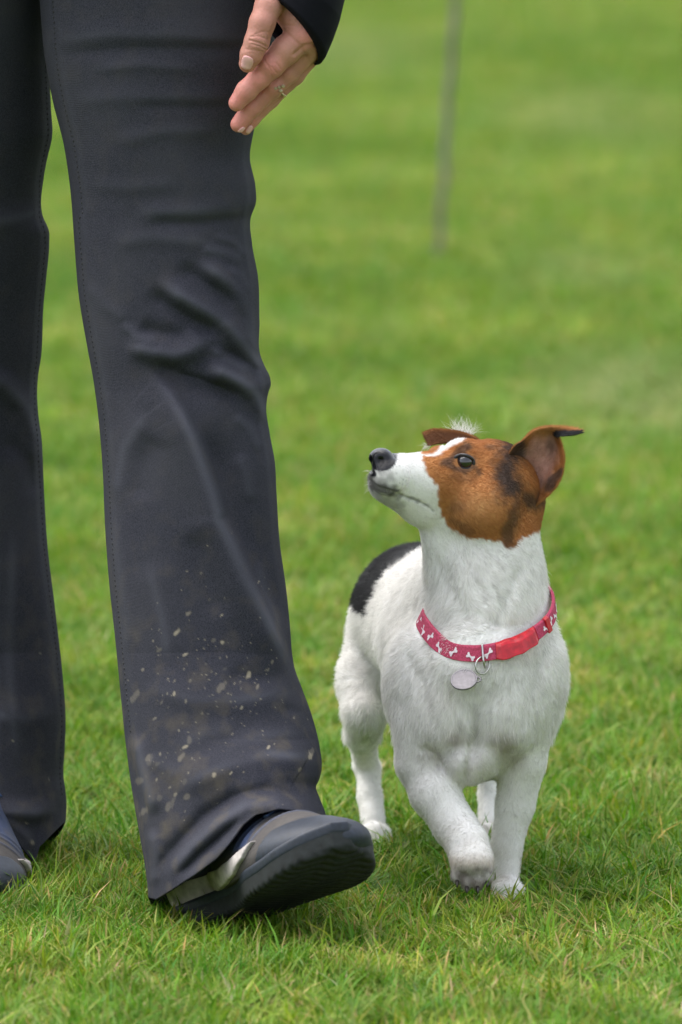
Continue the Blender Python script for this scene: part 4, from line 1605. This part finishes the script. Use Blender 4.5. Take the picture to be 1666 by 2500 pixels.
m_coat, n, b = new_mat("short_coat")
at = N_(n, "ShaderNodeAttribute", attribute_name="col")
noz = N_(n, "ShaderNodeAttribute", attribute_name="nose")
n.links.new(at.outputs['Color'], b.inputs['Base Color'])
rg = mrange(n, noz.outputs['Fac'], 0, 1, .85, .24)
n.links.new(rg, b.inputs['Roughness'])
tc = N_(n, "ShaderNodeTexCoord")
vo = N_(n, "ShaderNodeTexVoronoi")
vo.inputs['Scale'].default_value = 900
n.links.new(tc.outputs['Object'], vo.inputs['Vector'])
bu = N_(n, "ShaderNodeBump")
bu.inputs['Strength'].default_value = .35
bu.inputs['Distance'].default_value = .0006
n.links.new(vo.outputs['Distance'], bu.inputs['Height'])
n.links.new(bu.outputs[0], b.inputs['Normal'])
b.inputs['Specular IOR Level'].default_value = .3
body = mesh_obj("body", allV, allF, m_coat, dog, colors=allC, attrs={"nose": noseA})

# eye
m_eye, n, b = new_mat("eye")
tc = N_(n, "ShaderNodeTexCoord")
b.inputs['Base Color'].default_value = (.014, .012, .014, 1)
b.inputs['Roughness'].default_value = .07
b.inputs['Specular IOR Level'].default_value = .5
b.inputs['Coat Weight'].default_value = 1.0
b.inputs['Coat Roughness'].default_value = .02
m_lid = plain("eyelid", (.018, .015, .016), .4, .2, 300)


def uv_sphere(c_, r_, nu_=32, nv_=20):
    th_ = np.linspace(0, 2 * np.pi, nu_, endpoint=False)
    ph = np.linspace(.001, np.pi - .001, nv_)
    T_, P_h = np.meshgrid(th_, ph)
    V_ = np.stack([np.sin(P_h) * np.cos(T_), np.sin(P_h) * np.sin(T_), np.cos(P_h)], -1).reshape(-1, 3) * r_ + np.array(c_)
    return V_, grid_faces(nu_, nv_, True)


ER = R(20)
surf = np.array(EYE_H)
ec = surf + np.array(EYE_D) * (ER - .0052)
v, f = uv_sphere(ec, ER)
eye = mesh_obj("eye", v, f, m_eye, dog)
# lids: an almond rim hugging the ball
rim = []
for t in np.linspace(0, 2 * np.pi, 49)[:-1]:
    ax_ = 23 * math.cos(t)
    ay_ = 14.5 * math.sin(t) * (1.0 if math.sin(t) > 0 else 1.12)
    rotc, rots = math.cos(.18), math.sin(.18)
    X_, Y_ = 1066 + ax_ * rotc - ay_ * rots, 1062 + ax_ * rots + ay_ * rotc
    pd = D(X_, Y_, float(ec[1]))
    off = math.hypot(X_ - to_disp(ec)[0], Y_ - to_disp(ec)[1])
    rr = R(off)
    dep = math.sqrt(max(0, ER**2 - min(rr, ER * .98)**2))
    rim.append(D(X_, Y_, float(ec[1]) - dep * .95 - .0002))
v, f = tube(rim, .0017, 8, closed=True)
mesh_obj("eyelid", v, f, m_lid, eye)

# claws and pads
m_claw = plain("claw", (.025, .02, .018), .4, .2, 200)
for (c_, r_), tl in ((pA, 1.1), (pB, 0), (pC, 0)):
    for k2, off in enumerate((-.72, -.26, .26, .72)):
        fw = (.014 if k2 in (1, 2) else .008)
        s0 = c_ + np.array([off * r_ * 1.02, -.006 - fw * math.cos(tl) - r_ * .2, -.004 - fw * math.sin(tl) + (0 if tl == 0 else -.003)])
        s1 = s0 + np.array([0, -.004 * math.cos(tl) - .001, -.003 * math.sin(tl) - .001])
        s2 = s1 + np.array([0, -.002, -.002])
        v, f = tube([s0, s1, s2], [.0021, .0015, .0004], 7)
        mesh_obj("claw", v, f, m_claw, dog)

# ================================================================== collar
dt = bvh(DV, DQ)
CC = D(1126, 1376, .025)
collar = empty("dog_collar", tuple(CC))
props(collar, label="pinkish red dog collar printed with white bones, a silver disc hanging from it", cat="dog collar")
ex_ = np.array([1.0, 0, .045])
ex_ /= np.linalg.norm(ex_)
dwn = np.array([0.10, -.87, -.44])
dwn /= np.linalg.norm(dwn)
ey_ = dwn
pln = np.cross(ex_, ey_)
pln /= np.linalg.norm(pln)
if pln[2] < 0:
    pln = -pln
NR = 240
BW = .0055     # half width of the band
TH = np.linspace(0, 2 * np.pi, NR, endpoint=False)


RAW = []


def hull_ring(up):
    ring = []
    for t in TH:
        d_ = ex_ * math.cos(t) + ey_ * math.sin(t)
        d_ /= np.linalg.norm(d_)
        far_ = CC + pln * up + d_ * .14
        h, nn, i, dist = dt.ray_cast(Vector(far_), Vector(-d_))
        rr = .14 - dist if h is not None else .065
        ring.append(min(rr, .10))
    ring = np.array(ring)
    RAW.append(ring + .0035)
    for _ in range(30):
        ring = np.maximum(ring, (np.roll(ring, 1) + np.roll(ring, -1)) / 2)   # taut hull
    k5 = np.ones(9) / 9
    return np.convolve(np.concatenate([ring[-4:], ring, ring[:4]]), k5, 'valid') + .0046


rings = [np.minimum(q_, R(138) / (np.abs(np.cos(TH)) + 1e-6)) for q_ in [hull_ring(-BW), hull_ring(0), hull_ring(BW)]]
rings[0] = np.clip(rings[0], rings[1] - .003, rings[1] + .006)
rings = [np.maximum(q_, w_) for q_, w_ in zip(rings, RAW)]
for _ in range(80):
    rings = [np.maximum(q_, (np.roll(q_, 1) + np.roll(q_, -1)) / 2) for q_ in rings]
rings = [np.convolve(np.concatenate([q_[-6:], q_, q_[:6]]), np.ones(13) / 13, 'valid') for q_ in rings]
_sink = .0045 * smoothstep(.1, -.5, np.sin(TH)) + .0075 * smoothstep(.42, .12, np.sin(TH)) * smoothstep(-.3, -.7, np.cos(TH))
rings = [q_ - _sink for q_ in rings]
rings[0] = np.clip(rings[0], rings[1] - .003, rings[1] + .006)
rings[2] = np.clip(rings[2], rings[1] - .006, rings[1] + .002)
ring = rings[1]
UPS = [-BW, 0, BW]


def collar_pt(t, out=0.0, up=0.0):
    rv_ = [np.interp(t % (2 * np.pi), np.append(TH, 2 * np.pi), np.append(q_, q_[0])) for q_ in rings]
    r_ = np.interp(up, UPS, rv_) + out
    return CC + (ex_ * math.cos(t) + ey_ * math.sin(t)) * r_ + pln * up


def theta_at(x_):
    """angle of the front half whose point stands at photo column x_"""
    best = min(np.linspace(.0, math.pi, 400), key=lambda t: abs(to_disp(collar_pt(t))[0] - x_))
    return best


m_strap, n, b = new_mat("pink_webbing")
b.inputs['Roughness'].default_value = .75
n1 = noise_bump(n, b, 600, .5, .0005)
c = mix_col(n, mrange(n, n1.outputs['Fac'], .35, .65), (.33, .025, .065), (.52, .055, .13))
n.links.new(c, b.inputs['Base Color'])
m_print = plain("white_print", (.75, .66, .70), .7, .3, 500)
m_buckle = plain("red_plastic", (.50, .008, .020), .3, .25, 150, var=.3)
m_metal = plain("steel", (.55, .54, .52), .28, .1, 200, 1.0)
m_tag = plain("tag_metal", (.27, .255, .27), .55, .15, 300, .85, var=.12)
TK = .0011
prof = [(-BW, -TK), (-BW, TK), (-BW * .9, TK * 1.5), (BW * .9, TK * 1.5), (BW, TK), (BW, -TK)]
VV = []
for t in TH:
    for (u_, o_) in prof:
        VV.append(collar_pt(t, o_, u_))
VV = np.array(VV)
npf = len(prof)
FF = []
for i in range(NR):
    for j in range(npf):
        j2 = (j + 1) % npf
        i2 = (i + 1) % NR
        FF.append((i * npf + j, i2 * npf + j, i2 * npf + j2, i * npf + j2))
strap = mesh_obj("strap", VV, FF, m_strap, collar, smooth=False)
tA, tB = theta_at(1150), theta_at(1228)       # buckle span
t_left, t_dring = theta_at(990), theta_at(1112)


def bone(t0, up, ang, s, name="bone_print"):
    """flat bone emblem printed on the outside of the band"""
    out = []
    nn_ = 48
    rs = np.linspace(0, .006, 121)
    for k_ in range(nn_):
        a_ = k_ / nn_ * 2 * math.pi
        bx_, by_ = rs * math.cos(a_), rs * math.sin(a_)
        ins = (np.abs(bx_) < .0030) & (np.abs(by_) < .00075)
        ins |= np.hypot(np.abs(bx_) - .0031, np.abs(by_) - .00115) < .00125
        r_ = rs[ins].max() * s
        px_, py_ = r_ * math.cos(a_), r_ * math.sin(a_)
        out.append((px_ * math.cos(ang) - py_ * math.sin(ang), px_ * math.sin(ang) + py_ * math.cos(ang)))
    rr = float(np.interp(t0 % (2 * np.pi), TH, ring))
    pts = [collar_pt(t0, TK * 1.5 + .0007, up)] + [collar_pt(t0 + u_ / rr, TK * 1.5 + .0007, max(-BW * .95, min(BW * .95, up + v_))) for u_, v_ in out]
    return np.array(pts), [(0, i + 1, (i + 1) % nn_ + 1) for i in range(nn_)]


kk = 0
t = tB + .16
outer = [t_ for t_ in np.arange(0, 2 * math.pi, .17)]
for t_ in outer:
    lo_, hi_ = min(tA, tB) - .06, max(tA, tB) + .06
    if lo_ < t_ < hi_:
        continue
    v, f = bone(t_, .0008 * (-1 if kk % 2 else 1) - .0004, (.5 if kk % 2 else -.7), .90)
    mesh_obj("bone_print", v, f, m_print, strap, smooth=False)
    kk += 1
# buckle: shaped plastic block following the band
tt_ = np.linspace(min(tA, tB) - .02, max(tA, tB) + .05, 22)
VV = []
for i, t_ in enumerate(tt_):
    s_ = i / (len(tt_) - 1)
    wv_ = np.interp(s_, [0, .12, .3, .62, .8, 1], [1.02, 1.2, 1.12, 1.12, 1.32, 1.0]) * BW
    hgt = np.interp(s_, [0, .08, .35, .5, .65, .92, 1], [.0022, .0062, .0066, .0086, .0066, .0060, .0020])
    for (u_, o_) in [(-wv_, -.0005), (-wv_, hgt * .6), (-wv_ * .75, hgt), (wv_ * .75, hgt), (wv_, hgt * .6), (wv_, -.0005)]:
        VV.append(collar_pt(t_, o_, u_))
FF = []
for i in range(len(tt_) - 1):
    for j in range(6):
        j2 = (j + 1) % 6
        FF.append((i * 6 + j, (i + 1) * 6 + j, (i + 1) * 6 + j2, i * 6 + j2))
FF += [tuple(range(6))[::-1], tuple((len(tt_) - 1) * 6 + i for i in range(6))]
bk = mesh_obj("buckle", np.array(VV), FF, m_buckle, collar, smooth=False)
bv = bk.modifiers.new("bevel", 'BEVEL')
bv.width = .0009
bv.segments = 2
bv.limit_method = 'ANGLE'
# red slider further round
ts = theta_at(1256)
VV = []
for i, t_ in enumerate((ts - .05, ts + .05)):
    for (u_, o_) in [(-BW * 1.2, -.001), (-BW * 1.2, .0035), (BW * 1.2, .0035), (BW * 1.2, -.001)]:
        VV.append(collar_pt(t_, o_, u_))
sl_ = mesh_obj("slider", np.array(VV), [(0, 1, 2, 3), (7, 6, 5, 4), (0, 4, 5, 1), (1, 5, 6, 2), (2, 6, 7, 3), (3, 7, 4, 0)], m_buckle, collar, smooth=False)
bv = sl_.modifiers.new("bevel", 'BEVEL')
bv.width = .0008
bv.segments = 2
# D ring round the band
pts = []
tdir = collar_pt(t_dring + .05) - collar_pt(t_dring - .05)
tdir /= np.linalg.norm(tdir)
for a_ in np.linspace(0, 2 * np.pi, 28, endpoint=False):
    pts.append(collar_pt(t_dring, .0015 + .0042 * math.cos(a_), -.0022 + (BW + .0040) * math.sin(a_)) + tdir * .0015 * math.sin(a_))
v, f = tube(pts, .0010, 8, closed=True)
mesh_obj("d_ring", v, f, m_metal, collar)
low = np.array(pts[21])
# split ring
q = D(1108, 1531, low[1] - .002)
ctr = (low + q) / 2 + np.array([0, -.001, -.001])
ctr = np.array([ctr[0], min(low[1], q[1]) - .001, ctr[2]])
e1 = np.array([.55, -.30, -.78])
e1 /= np.linalg.norm(e1)
e1 = (D(1100, 1546, 0) - D(1118, 1512, 0))
e1[1] = -.006
e1 /= np.linalg.norm(e1)
e2 = np.cross(e1, np.array([.55, -.65, .3]))
e2 /= np.linalg.norm(e2)
sc = D(1109, 1529, low[1] - .0035)
sr = R(20)
pts = [sc + e1 * sr * math.cos(a_) + e2 * sr * .9 * math.sin(a_) for a_ in np.linspace(0, 2 * np.pi, 32, endpoint=False)]
v, f = tube(pts, .0008, 8, closed=True)
mesh_obj("split_ring", v, f, m_metal, collar)
# disc, lying against the breast and seen foreshortened
tcn = D(1066, 1559, 0)
h, nn, dd = view_hit(dt, 1066, 1559)
tc0 = np.array(h) + np.array([0, -.0105, 0])
tr_ = R(31)
a1 = np.array(D(1096, 1556, 0) - D(1036, 1548, 0))
a1 /= np.linalg.norm(a1)
nrmt = np.array([-.12, -.62, .72])
nrmt /= np.linalg.norm(nrmt)
a1 = a1 - nrmt * np.dot(a1, nrmt)
a1 /= np.linalg.norm(a1)
a2 = np.cross(nrmt, a1)
VV, FF = [], []
nn_ = 40
profd = [(0, .0008), (.86, .0008), (.9, .0011), (.97, .0011), (1.0, .0006), (1.0, -.0006), (0, -.0006)]
for (rr, zz) in profd:
    for a_ in np.linspace(0, 2 * np.pi, nn_, endpoint=False):
        VV.append(tc0 + (a1 * math.cos(a_) + a2 * math.sin(a_)) * max(rr, .001) * tr_ + nrmt * zz)
FF = [tuple(q_) for q_ in grid_faces(nn_, len(profd), True)]
tag = mesh_obj("tag", np.array(VV), FF, m_tag, collar, smooth=False)
# little lug with hole joining disc and ring
lug = tc0 + a1 * tr_ * 1.02
pts = [lug + (a1 * math.cos(a_) + a2 * math.sin(a_)) * .0028 for a_ in np.linspace(0, 2 * np.pi, 16, endpoint=False)]
v, f = tube(pts, .0009, 6, closed=True)
mesh_obj("lug", v, f, m_tag, tag)

# ---- fur
def sample_surface(V, F, C, count, weight=None):
    tri = np.concatenate([F[:, [0, 1, 2]], F[:, [0, 2, 3]]])
    a_, b_, c_ = V[tri[:, 0]], V[tri[:, 1]], V[tri[:, 2]]
    nn = np.cross(b_ - a_, c_ - a_)
    ar = np.linalg.norm(nn, axis=1)
    wt = ar * (weight[tri].mean(1) if weight is not None else 1)
    pick = rng.choice(len(tri), count, p=wt / wt.sum())
    r1, r2 = rng.random(count), rng.random(count)
    s_ = np.sqrt(r1)
    w0, w1, w2 = 1 - s_, s_ * (1 - r2), s_ * r2
    P_s = a_[pick] * w0[:, None] + b_[pick] * w1[:, None] + c_[pick] * w2[:, None]
    Cs = C[tri[pick, 0]] * w0[:, None] + C[tri[pick, 1]] * w1[:, None] + C[tri[pick, 2]] * w2[:, None]
    return P_s, nn[pick] / (ar[pick][:, None] + 1e-12), Cs, tri[pick, 0]


allN = np.concatenate([vnormals(DV, DQ), np.zeros((ne + nf_, 3))])
wgt = np.ones(len(allV))
ax_, ay_ = to_disp(allV)
wgt[noseA > .3] = 0
wgt[nd:] *= 2.2
wgt *= 1 + 1.2 * smoothstep(1330, 1230, ay_)
wgt[noseA > .3] = 0
ed = np.hypot((ax_ - 1067) / 1.3, ay_ - 1062)
wgt[(ed < 20) & (allV[:, 1] < .03)] = 0
nose_c = D(876, 1054, -.03)


def clip01(a_):
    return np.clip(a_, 0, 1)


NH = 330000
FP, FN, FC, FI = sample_surface(allV, allF, allC, NH, wgt)
fx_, fy_ = to_disp(FP)
isear = FI >= nd
head = (fy_ < 1275) & (FP[:, 1] < .16)
flow = np.tile(np.array([-.12, .45, -1.0]), (NH, 1))
hd = FP - nose_c
hflow = hd / (np.linalg.norm(hd, axis=1, keepdims=True) + 1e-9) * 1.2 + np.array([0, 0, -.35])
hw_ = smoothstep(1330, 1225, fy_) * (FP[:, 1] < .16)
flow = flow * (1 - hw_[:, None]) + hflow * hw_[:, None]
back = (FP[:, 1] > .2) & (fy_ < 1560)
flow[back] = np.array([-.1, 1.0, -.35])
# whorl on the throat
wx, wy = fx_ - 1140, fy_ - 1420
wh = np.exp(-(np.hypot(wx, wy) / 75)**2) * (FP[:, 1] < .06)
flow += np.stack([-wy, 0 * wx, -wx], -1) / 60 * wh[:, None] * 1.6
flow += np.stack([snoise(FP, 60, 0), snoise(FP, 60, 8), snoise(FP, 60, 16)], -1) * .42
flow += np.stack([snoise(FP, 190, 3), snoise(FP, 190, 11), snoise(FP, 190, 21)], -1) * .34
if isear.any():
    flow[isear] = np.array([.8, .1, .7]) + rng.normal(0, .3, (isear.sum(), 3))
    flow[FI >= nd + ne] = np.array([-1.0, 0, .15])
flow -= FN * (flow * FN).sum(1, keepdims=True)
flow /= np.linalg.norm(flow, axis=1, keepdims=True) + 1e-9
flow += rng.normal(0, .16, (NH, 3))
cl_ = snoise(FP, 240, 5) * .5 + snoise(FP, 520, 13) * .5
ln = (.0038 * hw_ + .0080 * (1 - hw_)) * rng.uniform(.6, 1.25, NH) * (1 + .3 * cl_)
ln = np.where(isear, .0036 * rng.uniform(.5, 1.3, NH), ln)
ln = np.where((fy_ > 1700), .0040 * rng.uniform(.6, 1.2, NH), ln)
ln = ln * (1 - .35 * smoothstep(1040, 960, fx_) * hw_)
lift = .42 - .08 * hw_ + rng.uniform(-.1, .15, NH)
d1 = flow + FN * lift[:, None] * 1.25
d1 /= np.linalg.norm(d1, axis=1, keepdims=True)
d2 = flow + FN * lift[:, None] * .25
d2 /= np.linalg.norm(d2, axis=1, keepdims=True)
p0 = FP - FN * .0003
p1 = p0 + d1 * (ln * .5)[:, None]
p2 = p1 + d2 * (ln * .5)[:, None]
rad0 = (.00013 - .00003 * hw_) * rng.uniform(.8, 1.2, NH)
FCv = FC * (1 + rng.normal(0, .10, (NH, 1))) * (1 + .17 * cl_[:, None])
# the band parts the coat: drop the hairs under it, flatten those just above
qd = FP - CC
cu_, cv_, cw_ = qd @ ex_, qd @ ey_, qd @ pln
rng_ = np.interp(np.arctan2(cv_, cu_) % (2 * np.pi), np.append(TH, 2 * np.pi), np.append(ring, ring[0]))
inb = (FP[:, 1] < .016) & (np.abs(cw_) < BW + .0015) & (np.abs(np.hypot(cu_, cv_) - rng_) < .014)
abv = (FP[:, 1] < .016) & (cw_ >= BW + .0015) & (cw_ < BW + .0075) & (np.abs(np.hypot(cu_, cv_) - rng_) < .016)
ln[inb] *= .35
ln[abv] *= .45
p1 = p0 + d1 * (ln * .5)[:, None]
p2 = p1 + d2 * (ln * .5)[:, None]
# extra wisps: tuft behind the blaze, whiskers and chin
xp, xr_, xc, = [], [], []


def wisp(bx_, by_, Yb, dx, dy, L_, curl, col_, rad_):
    a_ = D(bx_, by_, Yb)
    b_ = D(bx_ + dx * L_ * .5, by_ + dy * L_ * .5, Yb)
    c_ = D(bx_ + dx * L_ + curl * dy * L_, by_ + dy * L_ - curl * dx * L_, Yb)
    xp.append((a_, b_, c_))
    xr_.append(rad_)
    xc.append(col_)


for _ in range(230):
    t = random.gauss(0, .62)
    bx_ = random.uniform(1042, 1082)
    by_ = 1000 + (bx_ - 1042) * .12 + random.uniform(-3, 6)
    a_ = -math.pi / 2 + t * .75
    wisp(bx_, by_, .090 + random.uniform(-.006, .006), math.cos(a_), math.sin(a_), random.uniform(14, 52), random.uniform(-.5, .5), WHITE, .00010)
for _ in range(40):
    wisp(985 + random.uniform(-8, 8), 1022 + random.uniform(-4, 6), .085, -.7 + random.gauss(0, .25), .35 + random.gauss(0, .4), random.uniform(8, 22), .2, WHITE * .9, .0001)
for _ in range(60):
    wisp(850 + random.uniform(-4, 8), 1080 + random.uniform(0, 50), -.035 + random.uniform(-.01, .01), -.9, random.uniform(-.3, .5), random.uniform(5, 16), .2, WHITE * .9, .00009)
for _ in range(16):
    wisp(random.uniform(880, 950), random.uniform(1085, 1130), -.062 + .0004 * 0, random.uniform(-.9, .2), random.uniform(.2, .8), random.uniform(14, 32), .2, WHITE * .7, .00006)
xp = np.array(xp)
PTS = np.concatenate([np.stack([p0, p1, p2], 1), xp])
RAD = np.concatenate([rad0, xr_])
CL = np.concatenate([FCv, np.array(xc)])
hc = bpy.data.hair_curves.new("fur")
hc.add_curves([3] * len(PTS))
hc.attributes['position'].data.foreach_set("vector", PTS.astype(np.float32).ravel())
ra = hc.attributes.get('radius') or hc.attributes.new('radius', 'FLOAT', 'POINT')
rv = np.stack([RAD, RAD * .8, RAD * .15], 1)
ra.data.foreach_set("value", rv.astype(np.float32).ravel())
ca_ = hc.attributes.new('col', 'FLOAT_COLOR', 'CURVE')
c4 = np.ones((len(CL), 4), np.float32)
c4[:, :3] = np.clip(CL, 0, .95)
ca_.data.foreach_set("color", c4.ravel())
m_fur, n, b = new_mat("fur")
at = N_(n, "ShaderNodeAttribute", attribute_name="col")
n.links.new(at.outputs['Color'], b.inputs['Base Color'])
b.inputs['Roughness'].default_value = .55
b.inputs['Specular IOR Level'].default_value = .25
tr = N_(n, "ShaderNodeBsdfTranslucent")
n.links.new(at.outputs['Color'], tr.inputs['Color'])
mx = N_(n, "ShaderNodeMixShader")
mx.inputs[0].default_value = .3
n.links.new(b.outputs[0], mx.inputs[1])
n.links.new(tr.outputs[0], mx.inputs[2])
n.links.new(mx.outputs[0], n.nodes['Material Output'].inputs['Surface'])
hc.materials.append(m_fur)
fur = bpy.data.objects.new("fur", hc)
link_child(fur, dog)
props(fur, kind="stuff")

# ================================================================== stake in the background
m_pole, n, b = new_mat("weathered_stake")
tc = N_(n, "ShaderNodeTexCoord")
n1 = N_(n, "ShaderNodeTexNoise")
n1.inputs['Scale'].default_value = 12
n1.inputs['Detail'].default_value = 5
n.links.new(tc.outputs['Object'], n1.inputs['Vector'])
c = mix_col(n, mrange(n, n1.outputs['Fac'], .35, .65), (.115, .10, .075), (.19, .18, .15))
n.links.new(c, b.inputs['Base Color'])
b.inputs['Roughness'].default_value = .8
PY = 7.94
ptsr = [(1008, 640, .0095), (1009, 600, .0100), (1013, 500, .0105), (1021, 400, .0110), (1026, 300, .0113), (1033, 200, .0115), (1041, 100, .0118),
        (1046, 0, .0118), (1052, -200, .0118), (1060, -500, .0115), (1066, -800, .011)]
ys = np.linspace(640, -800, 90)
tb = np.array(sorted([(q_[1], q_[0], q_[2]) for q_ in ptsr]))
px_ = smooth_interp(tb[:, :2], ys)
rr_ = np.interp(ys, tb[:, 0], tb[:, 2])
pp = D(px_, ys, PY)
pp[:, 0] += .0015 * np.sin(ys * .05)
v, f = tube(pp, rr_ * .62, 14)
stake = mesh_obj("stake", v, f, m_pole)
props(stake, label="thin grey-brown stake standing in the grass far behind the dog", cat="stake")
